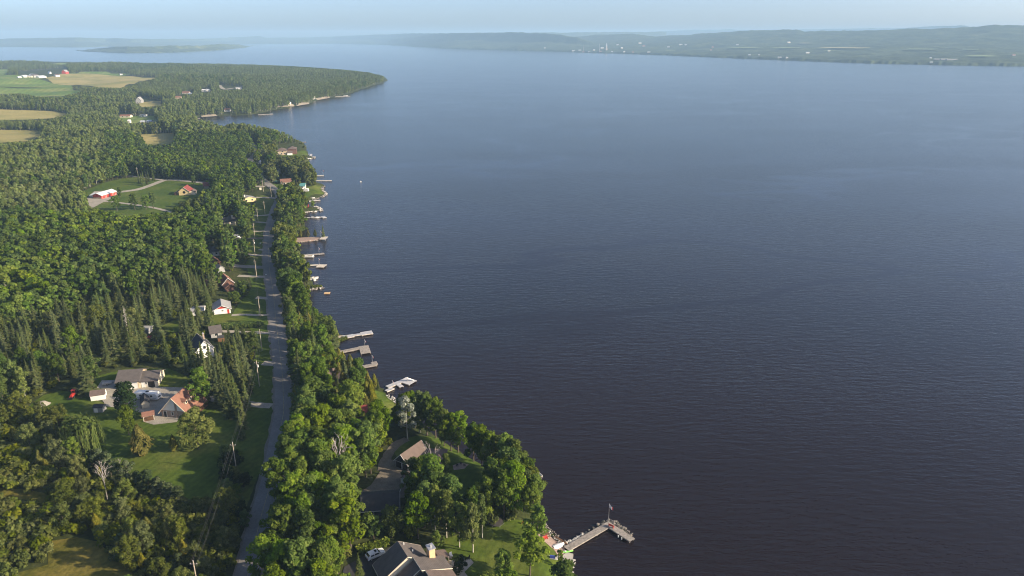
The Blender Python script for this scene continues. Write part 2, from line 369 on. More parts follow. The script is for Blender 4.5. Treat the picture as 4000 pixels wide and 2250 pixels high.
# ------------------------------------------------------------------ sheets lying on the ground
def resample(pts, step):
    out = []
    for i in range(len(pts)):
        a, b = np.array(pts[i], float), np.array(pts[(i+1) % len(pts)], float); k = max(1, int(np.linalg.norm(b-a)/step))
        out += [a+(b-a)*j/k for j in range(k)]
    return out
def sheet(name, px, mat, off=.10, label=None, worldpts=False, wig=.12):
    pts = [np.array(p) for p in px] if worldpts else [at(u, v) for u, v in px]
    c = sum(pts)/len(pts); dist = max(120, float(np.linalg.norm(c)))
    size = max(np.ptp([p[0] for p in pts]), np.ptp([p[1] for p in pts]))
    step = max(size/45, dist*.004, .8)
    bd = resample(pts, step); n = len(bd)
    if wig: bd = [p + RS.uniform(-wig, wig, 2)*step for p in bd]
    x0, x1 = min(p[0] for p in bd), max(p[0] for p in bd); y0, y1 = min(p[1] for p in bd), max(p[1] for p in bd)
    gx, gyy = np.meshgrid(np.arange(x0+step/2, x1, step), np.arange(y0+step/2, y1, step)); gx, gyy = gx.ravel(), gyy.ravel()
    ok = in_poly(gx, gyy, bd); inner = [(a, b) for a, b in zip(gx[ok], gyy[ok])]
    allp = [Vector((p[0], p[1])) for p in bd] + [Vector(p) for p in inner]
    r = delaunay_2d_cdt(allp, [(i, (i+1) % n) for i in range(n)], [], 1, 1e-4)
    z = gsample(GZ, [p.x for p in r[0]], [p.y for p in r[0]])
    o = off*max(1, dist/300)
    me = bpy.data.meshes.new(name); me.from_pydata([(p.x, p.y, max(.03, float(q)) + o) for p, q in zip(r[0], z)], [], r[2])
    me.materials.append(mat); me.polygons.foreach_set('use_smooth', [True]*len(me.polygons)); me.update()
    if len(me.polygons) and me.polygons[0].normal.z < 0: me.flip_normals()
    ob = link_mesh(name, me); tag(ob, label, kind='structure'); return ob
def strip(name, line, width, mat, off, label=None, kind='structure', worldpts=False, jag=0.0, step=None, shift=0.0):
    P = [np.array(p, float) for p in line] if worldpts else [at(u, v) for u, v in line]
    # Catmull-Rom through the points, evenly resampled
    Q = [2*P[0]-P[1]] + P + [2*P[-1]-P[-2]]; cur = []
    for i in range(1, len(Q)-2):
        for t in np.linspace(0, 1, 12, endpoint=False):
            p0, p1, p2, p3 = Q[i-1:i+3]
            cur.append(.5*((2*p1)+(-p0+p2)*t+(2*p0-5*p1+4*p2-p3)*t*t+(-p0+3*p1-3*p2+p3)*t**3))
    cur.append(P[-1]); cur = np.array(cur); seg = np.linalg.norm(np.diff(cur, axis=0), axis=1); s = np.concatenate([[0], np.cumsum(seg)])
    step = step or max(1.5, s[-1]/260); ss = np.arange(0, s[-1], step)
    cx, cyy = np.interp(ss, s, cur[:,0]), np.interp(ss, s, cur[:,1])
    tx, ty = np.gradient(cx), np.gradient(cyy); L = np.hypot(tx, ty); nx, ny = -ty/L, tx/L
    cols = max(2, int(width/2)+1); offs = np.linspace(-width/2, width/2, cols); vv, ff = [], []
    for i in range(len(ss)):
        for k, o in enumerate(offs):
            oo = o + shift + (RS.uniform(-jag, jag) if k in (0, cols-1) else 0); x, y = cx[i]+nx[i]*oo, cyy[i]+ny[i]*oo
            vv.append((x, y, max(.03, hz(x, y)) + off*max(1, math.hypot(x, y)/300)))
    for i in range(len(ss)-1):
        for k in range(cols-1):
            a = i*cols+k; ff.append((a+1, a, a+cols, a+cols+1))
    me = bpy.data.meshes.new(name); me.from_pydata(vv, [], ff); me.materials.append(mat)
    me.polygons.foreach_set('use_smooth', [True]*len(ff)); me.update()
    if me.polygons[0].normal.z < 0: me.flip_normals()
    o = link_mesh(name, me); tag(o, label, kind=kind); return o

ROAD = [(930,2400),(970,2241),(1013,2048),(1061,1878),(1074,1811),(1102,1645),(1108,1600),(1104,1479),(1097,1410),(1086,1321),(1079,1265),(1072,1190),(1064,1121),
        (1054,1060),(1049,998),(1051,948),(1053,911),(1061,874),(1069,840),(1079,809),(1090,787),(1094,768),(1083,747),(1058,728),(1036,712),(1011,687),(988,660),
        (976,637),(982,620),(998,604),(1006,584),(984,564),(962,549),(930,535)]
def line_world(px): return np.array([at(u, v) for u, v in px])
ROADW = line_world(ROAD)
strip('road_shoulder', ROAD, 7.2, M['shoulder'], .10, 'pale gravel shoulder along both sides of the lakeshore road', jag=.35)
strip('road', ROAD, 5.7, M['asphalt'], .16, 'two-lane grey asphalt road curving along the lake', jag=.06)
strip('road_centre_line', ROAD, .17, M['yellow'], .19, 'faded yellow line down the middle of the asphalt road')

LAWNS = [
 ('big shaded lawn below the red-brown roofed house', [(345,1640),(420,1590),(560,1600),(700,1600),(900,1600),(985,1540),(1072,1560),(1062,1640),(1030,1800),(1005,1870),(960,1990),(900,2000),(840,1960),(740,1950),(600,1890),(480,1840),(330,1800)], 'lawn'),
 ('mown strip of grass behind the long grey-roofed garage', [(365,1500),(380,1468),(500,1440),(660,1440),(750,1480),(765,1525),(620,1518),(380,1522)], 'lawn'),
 ('small lawn round the red tractor', [(120,1580),(170,1545),(240,1525),(335,1545),(425,1585),(430,1640),(350,1660),(250,1620),(90,1640)], 'lawn'),
 ('golden rough meadow among the bushes at the bottom edge', [(180,2115),(300,2100),(380,2115),(440,2170),(520,2240),(440,2420),(30,2420),(60,2240),(190,2205)], 'rough_grass'),
 ('narrow rough clearing between the gold bushes', [(-40,1905),(90,1912),(170,1925),(230,1955),(200,1975),(80,1950),(-40,1945)], 'rough_grass'),
 ('sunlit lawn beside the grey multi-gabled house', [(1690,2140),(1740,2105),(1800,2085),(1900,2055),(1960,2035),(2050,2035),(2105,2058),(2150,2095),(2185,2150),(2205,2205),(2225,2300),(2235,2400),(1700,2400),(1790,2240),(1720,2170)], 'lawn'),
 ('dark lawn behind the twin-door garage', [(1530,1745),(1580,1715),(1700,1705),(1790,1765),(1880,1815),(1960,1845),(2020,1870),(2010,1920),(1880,1950),(1790,1950),(1740,1890),(1640,1810),(1550,1790)], 'lawn'),
 ('little yellowish lawn by the white dock cove', [(1448,1520),(1495,1532),(1540,1568),(1560,1595),(1530,1640),(1500,1650),(1460,1600)], 'lawn'),
 ('roadside lawns between the road and the power poles', [(1000,1575),(1085,1560),(1078,1400),(1062,1300),(1052,1200),(1046,1120),(1035,1030),(1032,960),(1042,900),(1052,860),(1066,820),(1080,790),(1066,775),(1030,760),(1000,768),(1000,820),(985,860),(975,900),(970,960),(960,1050),(985,1120),(940,1180),(905,1225),(830,1232),(825,1268),(960,1275),(985,1300),(1000,1400),(970,1490)], 'lawn'),
 ('lawn with bare patches round the red long shed', [(325,748),(400,716),(480,697),(560,692),(640,704),(800,712),(815,768),(760,780),(705,805),(690,850),(600,865),(505,870),(380,850),(345,820),(340,775)], 'lawn'),
 ('lawn under the dark spruces near the red car', [(630,1275),(680,1252),(720,1255),(720,1290),(660,1305)], 'lawn'),
 ('shore lawn of the stone-edged point', [(1190,775),(1225,760),(1268,760),(1262,745),(1254,728),(1232,724),(1180,740),(1150,760)], 'lawn'),
 ('lake lawn below the large brown house', [(1085,615),(1130,600),(1195,590),(1203,606),(1190,620),(1150,630),(1110,635)], 'lawn'),
 ('green lawn beside the lakeside brown-roofed bungalow', [(1060,720),(1100,715),(1170,712),(1200,720),(1190,740),(1130,745),(1090,740)], 'lawn'),
]
for lab, px, mk in LAWNS: sheet('lawn' if mk == 'lawn' else 'meadow', px, M[mk], .07, lab)
FIELDS = [
 ('wide tan hay field in front of the farm', [(165,304),(235,297),(352,294),(480,298),(620,303),(560,318),(470,345),(387,342),(270,334),(225,330),(180,318)], 'hay'),
 ('pale green strip behind the tan hay field', [(255,293),(317,285),(418,279),(520,290),(480,297),(352,293),(250,297)], 'pasture'),
 ('upper green pasture left of the far woodlot', [(-60,318),(117,319),(278,329),(285,348),(150,343),(-60,336)], 'pasture'),
 ('lower green pasture left of the far woodlot', [(-60,338),(150,345),(280,352),(325,356),(240,378),(160,380),(80,366),(-60,372)], 'pasture'),
 ('small bright green field far behind the farm', [(-80,270),(34,270),(24,290),(-80,292)], 'pasture'),
 ('farmyard grass round the white sheds', [(-60,300),(60,296),(170,300),(180,318),(120,322),(-60,318)], 'pasture'),
 ('long stubble field at the frame edge', [(-60,428),(70,431),(200,434),(275,446),(210,462),(110,468),(-60,472)], 'hay'),
 ('golden field cut short by dark spruce shade', [(-60,508),(60,509),(165,512),(155,535),(110,552),(-60,562)], 'hay'),
 ('small golden clearing above the dark broadleaf wood', [(545,526),(679,521),(690,545),(660,566),(570,568)], 'hay'),
 ('yellow-green paddock by the grey old barn', [(540,402),(600,394),(632,396),(632,414),(550,420)], 'hay'),
 ('bay-side lawn with scattered white sheds', [(455,456),(600,452),(620,475),(500,485)], 'pasture'),
 ('pale clearing in the far spruce wood', [(208,248),(252,247),(258,251),(206,252)], 'pasture'),
]
for lab, px, mk in FIELDS: sheet('field', px, M[mk], .07, lab)
GRAVELS = [
 ('grey gravel yard between garage and red-brown house', [(378,1530),(430,1514),(470,1520),(610,1512),(735,1515),(752,1545),(735,1600),(690,1650),(600,1660),(565,1650),(560,1615),(470,1595),(415,1588)], 'gravel', .12),
 ('concrete slab left of the long grey-roofed garage', [(376,1519),(398,1487),(460,1486),(462,1518)], 'concrete', .14),
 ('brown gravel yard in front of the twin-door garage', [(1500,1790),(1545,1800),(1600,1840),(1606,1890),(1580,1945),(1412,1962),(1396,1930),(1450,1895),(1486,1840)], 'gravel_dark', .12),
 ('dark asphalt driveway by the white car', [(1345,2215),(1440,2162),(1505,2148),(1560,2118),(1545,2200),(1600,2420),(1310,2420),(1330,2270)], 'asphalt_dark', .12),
 ('gravel yard beside the red long shed', [(340,772),(370,748),(430,745),(470,752),(440,775),(400,792),(345,812),(336,800)], 'gravel', .12),
 ('curved gravel garden path by the grey house', [(1705,2152),(1740,2158),(1765,2172),(1765,2184),(1740,2178),(1700,2162)], 'paver', .12),
 ('paved terrace at the lake end of the grey house', [(1715,2200),(1765,2190),(1840,2185),(1850,2200),(1815,2235),(1860,2300),(1830,2400),(1720,2400)], 'concrete', .12),
 ('stone patio on the lawn near the cottage', [(1768,1820),(1800,1810),(1832,1815),(1815,1832),(1772,1838)], 'paver', .13),
 ('gravel landing by the long L-shaped dock', [(2102,2092),(2120,2075),(2160,2105),(2200,2135),(2212,2155),(2185,2180),(2160,2145),(2125,2115)], 'paver', .13),
 ('pale concrete boat ramp', [(2178,2202),(2195,2172),(2215,2158),(2240,2165),(2236,2195),(2205,2205)], 'concrete', .10),
]
for lab, px, mk, off in GRAVELS: sheet('gravel_yard' if 'gravel' in mk else 'paving', px, M[mk], off, lab, wig=.06)
TRACKS = [
 ('gravel lane from the red long shed to the road', [(349,812),(396,786),(439,757),(485,749),(543,740),(602,720),(640,706),(679,704),(738,709),(792,714),(860,722),(940,728),(1036,730)], 5.8, 'gravel'),
 ('upper gravel track along the wood edge', [(478,686),(520,690),(580,697),(640,704)], 4.0, 'gravel'),
 ('thin gravel track crossing the shed lawn', [(400,787),(450,791),(505,798),(560,806),(602,813),(640,822),(685,836)], 3.0, 'gravel'),
 ('gravel drive from the red-brown house to the road', [(735,1530),(830,1558),(900,1572),(980,1580),(1075,1588)], 3.6, 'gravel'),
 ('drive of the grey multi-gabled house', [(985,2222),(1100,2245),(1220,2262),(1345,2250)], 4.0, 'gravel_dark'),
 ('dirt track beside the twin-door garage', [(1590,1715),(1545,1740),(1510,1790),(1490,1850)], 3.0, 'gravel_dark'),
 ('gravel patch opposite the spruces', [(1027,1418),(1050,1420),(1078,1422)], 4.2, 'gravel'),
 ('drive to the white cottage with red gable', [(905,1232),(960,1230),(1030,1232),(1060,1228)], 2.4, 'gravel'),
 ('pale drive stub by the power pole', [(1000,1163),(1030,1165),(1060,1168)], 3.2, 'gravel'),
 ('drive to the brown-roofed house', [(930,1078),(970,1080),(1050,1082)], 3.6, 'gravel'),
 ('paved drive to the grey shed roof', [(900,1038),(960,1042),(1050,1046)], 5.0, 'asphalt'),
 ('drive past the tall deep green tree', [(955,995),(1000,997),(1045,998)], 3.6, 'gravel'),
 ('short drive beside the mailbox', [(1012,975),(1030,977),(1048,980)], 3.0, 'gravel'),
 ('drive to the white van', [(930,932),(980,932),(1045,930)], 4.0, 'gravel_dark'),
 ('narrow drive crossing the roadside lawn', [(990,905),(1020,904),(1055,902)], 2.6, 'gravel'),
 ('second narrow drive crossing the roadside lawn', [(1000,868),(1030,870),(1058,874)], 3.0, 'gravel'),
 ('drive to the dark blue roofed house', [(985,842),(1020,843),(1066,838)], 3.4, 'gravel'),
 ('drive to the cream house', [(1000,772),(1040,773),(1090,776)], 3.6, 'gravel'),
 ('asphalt drive of the large brown house', [(1010,595),(1040,592),(1085,596)], 6.0, 'asphalt'),
 ('far gravel road climbing out of the wood', [(858,336),(866,344),(880,350),(895,348),(915,345)], 9.0, 'gravel'),
 ('hedge-side drive to the grey roofed house', [(862,1295),(920,1297),(990,1300),(1068,1302)], 2.6, 'gravel'),
]
for lab, px, wd, mk in TRACKS: strip('driveway', px, wd, M[mk], .13, lab, jag=.2)
# ------------------------------------------------------------------ far shores, island, hills
def far_mat(name, stops, stops2):
    return mixed(name, stops, .006, scale2=.05, stops2=stops2, bump=1.0, bscale=.06, detail=8)
M['far_wood'] = far_mat('far_wood', [(.32,(.028,.040,.020)),(.48,(.045,.060,.026)),(.60,(.070,.088,.036)),(.72,(.125,.13,.06))], [(.35,(.55,.6,.6)),(.65,(1.25,1.2,1.15))])
def vnoise(x, y, lam, seed):
    """value noise, vectorised"""
    x = x/lam; y = y/lam; i = np.floor(x).astype(int); j = np.floor(y).astype(int); fx = x-i; fy = y-j
    fx = fx*fx*(3-2*fx); fy = fy*fy*(3-2*fy)
    def h(a, b):
        n = (a*374761393 + b*668265263 + seed*974711) & 0x7fffffff; n = ((n ^ (n >> 13))*1274126177) & 0x7fffffff
        return ((n ^ (n >> 16)) & 0xffff)/65535.0
    return (h(i,j)*(1-fx)+h(i+1,j)*fx)*(1-fy)+(h(i,j+1)*(1-fx)+h(i+1,j+1)*fx)*fy
FARH = {}
def far_land(name, label, shore_px, depth, tops, nrow, ncol, seed, crest=.75, bank=10.0, zmax=15000):
    """a strip of wooded land behind a far waterline; tops = skyline pixels the crest reaches"""
    W = [at0(u, v) for u, v in shore_px]
    W = [p if np.linalg.norm(p) < zmax else p*zmax/np.linalg.norm(p) for p in W]
    us = np.array([p[0] for p in shore_px], float); uu = np.linspace(us[0], us[-1], ncol)
    sx = np.interp(uu, us, [p[0] for p in W]); sy = np.interp(uu, us, [p[1] for p in W])
    sr = np.hypot(sx, sy)
    tu = np.array([p[0] for p in tops], float); tv = np.interp(uu, tu, [p[1] for p in tops])
    t = np.linspace(0, 1, nrow)**1.35
    jig = 1 + (vnoise(uu*1.0, uu*0, 14, seed)-.5)*.012
    R = sr[None, :]*(1+(jig-1)[None, :]*np.exp(-t*60)[:, None]) + depth*t[:, None]
    X = R*(sx/sr)[None, :]; Y = R*(sy/sr)[None, :]
    top_z = CAM_H + (HORIZON - tv)/F_PX*(sr + depth*crest)          # height the crest must have to reach its skyline
    prof = np.interp(t, [0, .012, .05, .45, crest, 1], [0, .0, .06, .45, 1.0, .75])
    big = (vnoise(X, Y, depth*.22, seed+1)-.5)*.30*np.sin(np.clip(t/crest, 0, 1)*math.pi)[:, None]
    Z = np.where(t[:, None] > 0, bank*sstep(0, .012, t)[:, None], -1.0) + (top_z[None, :]-bank)*(prof[:, None]+big)
    can = (vnoise(X, Y, 38, seed+2)-.5)*7 + (vnoise(X, Y, 110, seed+3)-.5)*9
    Z = Z + can*sstep(.004, .02, t)[:, None]
    Z[0, :] = -1.5
    vs = np.stack([X, Y, Z], -1).reshape(-1, 3); id_ = np.arange(nrow*ncol).reshape(nrow, ncol)
    q = np.stack([id_[:-1,:-1], id_[:-1,1:], id_[1:,1:], id_[1:,:-1]], -1).reshape(-1, 4)
    me = bpy.data.meshes.new(name); me.from_pydata(vs.tolist(), [], q.tolist()); me.materials.append(M['far_wood'])
    me.polygons.foreach_set('use_smooth', [True]*len(q)); me.update()
    if me.polygons[len(q)//2].normal.z < 0: me.flip_normals()
    tag(link_mesh(name, me), label, kind='structure')
    FARH[name] = (X, Y, Z); return X, Y, Z
far_land('far_hills', 'faint blue hills closing the far end of the lake',
    [(-900,183),(0,183),(300,185),(420,182),(520,183),(900,172),(1300,170),(1520,175),(1700,184),(2600,180)], 2600, [(-900,146),(0,150),(280,146),(600,151),(800,150),(960,144),(1010,141),(1040,147),(1200,146),(1400,139),(1600,132),(2600,126)], 60, 420, 3, crest=.5)
far_land('wooded_island', 'long low dark wooded island in the far bay',
    [(296,197),(330,201),(420,205),(500,207),(620,206),(730,203),(850,196),(960,186),(990,178)], 700, [(296,196),(340,185),(400,179),(460,175),(560,173),(680,173),(760,172),(860,167),(930,169),(960,174),(990,178)], 40, 260, 11, crest=.5, bank=6)
far_land('wooded_headland', 'dark blue wooded headland in front of the far hills',
    [(1500,171),(1525,177),(1640,184),(1760,191),(1790,192),(2000,197),(2200,203),(2390,209)], 2200, [(1500,170),(1530,152),(1580,146),(1640,140),(1720,132),(1800,130),(2000,128),(2150,133),(2260,146),(2340,170),(2390,200)], 60, 320, 23, crest=.5)
far_land('far_shore', 'long far shore with woods, fields and a small town',
    [(2050,199),(2200,203),(2400,209),(2600,216),(2800,225),(3000,233),(3200,241),(3400,248),(3600,252),(3800,256),(4000,259),(4300,262),(5200,268)], 3600,
    [(2050,165),(2120,150),(2250,143),(2350,136),(2480,135),(2560,142),(2700,136),(2900,124),(3050,120),(3100,121),(3130,127),(3300,124),(3500,121),(3700,117),(3840,110),(4000,112),(4300,110),(5200,112)], 130, 620, 31, crest=.72, bank=12)
far_land('skyline_hills', 'pale hazy hill line behind the far shore',
    [(2400,168),(3000,170),(3600,172),(4200,174),(5200,176)], 2200, [(2400,132),(2560,126),(2700,120),(2850,119),(2960,121),(3120,120),(3300,118),(3500,117),(3660,111),(3760,110),(3800,116),(4200,112),(5200,112)], 40, 200, 47, crest=.45)
# scattered pieces on the far shore are set on its surface
_fx, _fy, _fz = FARH['far_shore']; _pu, _pv = project(_fx, _fy, _fz)
def far_at(u, v):
    d = (_pu-u)**2*.3 + (_pv-v)**2*4; k = np.unravel_index(np.argmin(d), d.shape)
    return Vector((float(_fx[k]), float(_fy[k]), float(_fz[k])))
M['far_field'] = simple('far_field', (.30,.27,.12), .95, .2, .01)
M['far_green'] = simple('far_green', (.15,.20,.07), .95, .2, .01)
def far_field(u0, u1, v, hpx, mk, label):
    a, b = far_at(u0, v), far_at(u1, v); c = (a+b)/2; w = max(60, (b-a).length); ang = math.atan2(b.y-a.y, b.x-a.x); h = hpx*22
    nu, nv = 24, 6; mb = MB(); vs, fs = [], []
    for j in range(nv):
        for i in range(nu):
            s = (i/(nu-1)-.5)*w; t = (j/(nv-1)-.5)*h + RS.uniform(-.12,.12)*h
            x = c.x+math.cos(ang)*s-math.sin(ang)*t; y = c.y+math.sin(ang)*s+math.cos(ang)*t
            vs.append((x, y, c.z + 7 + t*.03))
    for j in range(nv-1):
        for i in range(nu-1): k = j*nu+i; fs.append((k, k+1, k+nu+1, k+nu))
    mb.add(vs, fs); tag(mb.build('far_field', M[mk], smooth=True), label, kind='structure')
for q in [(2860,2950,190,6,'far_green','pale green field in the middle of the far shore'),(3030,3110,191,5,'far_green','green far field left of the long tan one'),
          (3210,3380,191,5,'far_field','long tan field on the far shore'),(3545,3650,196,4,'far_green','thin green field on the right of the far shore'),
          (3760,3820,196,3,'far_green','tiny green strip high on the far shore'),(3790,3880,224,4,'far_green','yellow-green clearing low on the far shore'),
          (3120,3160,172,4,'far_field','small tan field above the far shore village'),(2600,2640,200,4,'far_green','small field beside the far town'),
          (2150,2200,180,4,'far_green','dim field on the left of the far town'),(3235,3255,202,3,'far_green','little field under the long tan field')]: far_field(*q)

# ------------------------------------------------------------------ air
hb = MB(); hb.box(-17500, 17500, -900, 17500, -5, 252)
hm = bpy.data.materials.new('haze'); hm.use_nodes = True; hn, hl = hm.node_tree.nodes, hm.node_tree.links; hn.clear()
ho = hn.new('ShaderNodeOutputMaterial'); hv = hn.new('ShaderNodeVolumePrincipled')
hv.inputs['Color'].default_value = (.46, .72, 1.0, 1); hv.inputs['Density'].default_value = 1.0e-4; hv.inputs['Anisotropy'].default_value = .0
hl.new(hv.outputs[0], ho.inputs['Volume'])
tag(hb.build('haze', hm), 'thin blue summer haze over the lake', kind='stuff')
SPECIAL = []                                    # (x, y, clear radius) kept free of trees
# ------------------------------------------------------------------ buildings
def frame(p0, p1):
    a, b = at(*p0), at(*p1); d = b-a; w = float(np.linalg.norm(d)); c = (a+b)/2
    return c, w, math.atan2(d[1], d[0])
def opening(root, face, w, d, pos, zc, ww, hh, kind, ox=0, oy=0, mats=None):
    """a window or door as a part with its own pane or panel; face f/b/l/r"""
    fm, pm = mats or (M['white'], M['glass']); f = MB(); g = MB(); t = .07
    def bx(mb, u0, u1, z0, z1, o0, o1):
        if face == 'f': mb.box(ox+u0, ox+u1, oy-o1, oy-o0, z0, z1)
        if face == 'b': mb.box(ox+u0, ox+u1, oy+d+o0, oy+d+o1, z0, z1)
        if face == 'r': mb.box(ox+w/2+o0, ox+w/2+o1, oy+u0, oy+u1, z0, z1)
        if face == 'l': mb.box(ox-w/2-o1, ox-w/2-o0, oy+u0, oy+u1, z0, z1)
    e = .10; u0, u1, z0, z1 = pos-ww/2, pos+ww/2, zc-hh/2, zc+hh/2
    bx(f, u0-e, u0, z0-e, z1+e, 0, t); bx(f, u1, u1+e, z0-e, z1+e, 0, t); bx(f, u0, u1, z1, z1+e, 0, t)
    if kind == 'window': bx(f, u0, u1, z0-e, z0, 0, t)
    o = f.build(kind, fm, root); bx(g, u0, u1, z0, z1, .003, .035)
    if kind == 'garage_door':
        for k in range(1, 4): bx(g, u0, u1, z0+(z1-z0)*k/4-.015, z0+(z1-z0)*k/4+.015, .035, .05)
    g.build('pane' if kind == 'window' else 'panel', pm, o); return o
def unit(root, w, d, wh, rh, ridge, wm, rm, ox=0, oy=0, over=.45, roof='gable', trim=None, th=.16):
    """one block: walls and roof; ridge 'x' runs along the front, 'y' runs front to back"""
    m = MB(); x0, x1, y0, y1 = ox-w/2, ox+w/2, oy, oy+d; yc = oy+d/2
    if roof == 'hip': m.box(x0, x1, y0, y1, -.5, wh)
    elif roof == 'mono': m.prism([(y0,-.5),(y1,-.5),(y1,wh+rh-.06),(y0,wh-.02)], x0, x1)
    elif ridge == 'x': m.prism([(y0,-.5),(y1,-.5),(y1,wh),(yc,wh+rh-.05),(y0,wh)], x0, x1)
    else:
        m.add([(x0,y0,-.5),(x1,y0,-.5),(x1,y0,wh),(ox,y0,wh+rh-.05),(x0,y0,wh),(x0,y1,-.5),(x1,y1,-.5),(x1,y1,wh),(ox,y1,wh+rh-.05),(x0,y1,wh)],
              [(0,1,2,3,4),(9,8,7,6,5),(0,5,6,1),(1,6,7,2),(2,7,8,3),(3,8,9,4),(4,9,5,0)])
    m.build('wall', wm, root)
    r = MB(); o = over
    if roof == 'hip':
        if w >= d:
            k = d/2; a, b = (x0+k, yc, wh+rh), (x1-k, yc, wh+rh)
        else:
            k = w/2; a, b = (ox, y0+k, wh+rh), (ox, y1-k, wh+rh)
        c = [(x0-o,y0-o,wh-.05),(x1+o,y0-o,wh-.05),(x1+o,y1+o,wh-.05),(x0-o,y1+o,wh-.05)]; lo = [(p[0],p[1],p[2]-th) for p in c]
        if w >= d: fs = [(0,1,5,4),(1,2,5),(2,3,4,5),(3,0,4)]
        else: fs = [(0,1,4),(1,2,5,4),(2,3,5),(3,0,4,5)]
        r.add(c+[a,b]+lo, fs+[(9,8,7,6),(0,6,7,1),(1,7,8,2),(2,8,9,3),(3,9,6,0)])
    elif roof == 'mono':
        s = rh/d; r.slab([(x0-o,y0-o,wh-s*o),(x1+o,y0-o,wh-s*o),(x1+o,y1+o,wh+rh+s*o),(x0-o,y1+o,wh+rh+s*o)], th)
    elif ridge == 'x':
        s = rh/(d/2); e = wh-s*o
        r.slab([(x0-o,y0-o,e),(x1+o,y0-o,e),(x1+o,yc,wh+rh),(x0-o,yc,wh+rh)], th)
        r.slab([(x0-o,yc,wh+rh),(x1+o,yc,wh+rh),(x1+o,y1+o,e),(x0-o,y1+o,e)], th)
    else:
        s = rh/(w/2); e = wh-s*o
        r.slab([(x0-o,y0-o,e),(ox,y0-o,wh+rh),(ox,y1+o,wh+rh),(x0-o,y1+o,e)], th)
        r.slab([(ox,y0-o,wh+rh),(x1+o,y0-o,e),(x1+o,y1+o,e),(ox,y1+o,wh+rh)], th)
    ro = r.build('roof', rm, root)
    if trim:
        t = MB(); q = .05
        if ridge == 'x' and roof == 'gable':
            s = rh/(d/2); e = wh-s*o
            for yy in (y0-o, y1+o): t.box(x0-o-q, x1+o+q, yy-q, yy+q, e-th-.05, e-.03)
            for xx in (x0-o, x1+o):
                for a, b in (((xx,y0-o,e-.10),(xx,yc,wh+rh-.10)),((xx,yc,wh+rh-.10),(xx,y1+o,e-.10))): t.tube(a, b, .09, .09, 4)
        elif roof == 'gable':
            s = rh/(w/2); e = wh-s*o
            for xx in (x0-o, x1+o): t.box(xx-q, xx+q, y0-o-q, y1+o+q, e-th-.05, e-.03)
            for yy in (y0-o, y1+o):
                for a, b in (((x0-o,yy,e-.10),(ox,yy,wh+rh-.10)),((ox,yy,wh+rh-.10),(x1+o,yy,e-.10))): t.tube(a, b, .09, .09, 4)
        if t.v: t.build('fascia', trim, ro)
    return ro
def chimney(root, x, y, z0, z1, s, mat, cap=None):
    m = MB(); m.box(x-s/2, x+s/2, y-s/2, y+s/2, z0, z1); o = m.build('chimney', mat, root)
    c = MB(); c.box(x-s*.6, x+s*.6, y-s*.6, y+s*.6, z1, z1+.15); c.tube((x,y,z1+.15),(x,y,z1+.55), .13, .13, 8); c.build('chimney_cap', cap or M['metal'], o)
def house(name, label, p0, p1, d, wh, rh, ridge, wm, rm, roof='gable', wins=(), doors=(), trim=None, chim=None, cat='house', over=.45, group=None):
    c, w, ang = frame(p0, p1); z = hz(*c)
    zz = min(hz(*at(*p0)), hz(*at(*p1)), z)
    root = empty(name, (c[0], c[1], zz+.05), ang, label, cat, group)
    unit(root, w, d, wh, rh, ridge, M[wm], M[rm], roof=roof, trim=M[trim] if trim else None, over=over)
    for q in wins: opening(root, q[0], w, d, q[1]*(w if q[0] in 'fb' else d), q[2], q[3], q[4], 'window')
    for q in doors:
        k = q[6] if len(q) > 6 else 'door'
        opening(root, q[0], w, d, q[1]*(w if q[0] in 'fb' else d), q[4]/2+.02+(q[2] or 0), q[3], q[4], k, mats=(M['white'], M[q[5]]))
    if chim: chimney(root, chim[0]*w, chim[1]*d, wh*.8, wh+rh+chim[2], chim[3], M[chim[4]])
    SPECIAL.append((c[0], c[1], max(w, d)*.45)); return root, w, d

# the red-brown roofed house with dormers
h, w, d = house('dormer_house', 'white gabled house with steep red-brown roof and three dormers', (634,1628), (736,1634), 9.5, 2.4, 4.9, 'y', 'brick', 'roof_brown', wins=[('f',-.10,4.4,.7,1.3),('f',-.08,1.4,.7,1.1),('r',.3,1.4,1.0,1.1),('r',.7,1.4,1.0,1.1)], doors=[('f',-.36,0,.95,2.05,'door_dark')], trim='cream', over=.7)
m = MB(); m.add([(-w/2+.05,-.06,2.5),(w/2-.05,-.06,2.5),(0,-.06,7.05)], [(0,1,2)]); m.build('gable_siding', M['white'], h)
m = MB(); m.box(.55,1.05,-.42,-.075,-.3,5.9); m.build('chimney_stack', M['brick'], h)
for k, yy in enumerate((2.2, 4.6, 7.0)):
    s = 4.9/(w/2); xx = w/2*.62; zb = 2.4 + s*(w/2-xx)
    m = MB(); m.add([(xx-1.0,yy-.55,zb),(xx+.45,yy-.55,zb-.1),(xx+.45,yy+.55,zb-.1),(xx-1.0,yy+.55,zb),(xx-.7,yy-.55,zb+1.0),(xx+.45,yy-.55,zb+1.0),(xx+.45,yy+.55,zb+1.0),(xx-.7,yy+.55,zb+1.0)], [(0,1,5,4),(1,2,6,5),(2,3,7,6),(3,0,4,7),(4,5,6,7)])
    dm = m.build('dormer', M['cream'], h)
    q = MB(); q.slab([(xx-1.5,yy,zb+1.7),(xx+.65,yy,zb+1.7),(xx+.65,yy-.8,zb+.9),(xx-1.2,yy-.8,zb+.9)], .1); q.slab([(xx+.65,yy,zb+1.7),(xx-1.5,yy,zb+1.7),(xx-1.2,yy+.8,zb+.9),(xx+.65,yy+.8,zb+.9)], .1); q.build('dormer_roof', M['roof_brown'], dm)
    q = MB(); q.box(xx+.46,xx+.50,yy-.35,yy+.35,zb+.1,zb+.9); q.build('pane', M['glass'], dm)
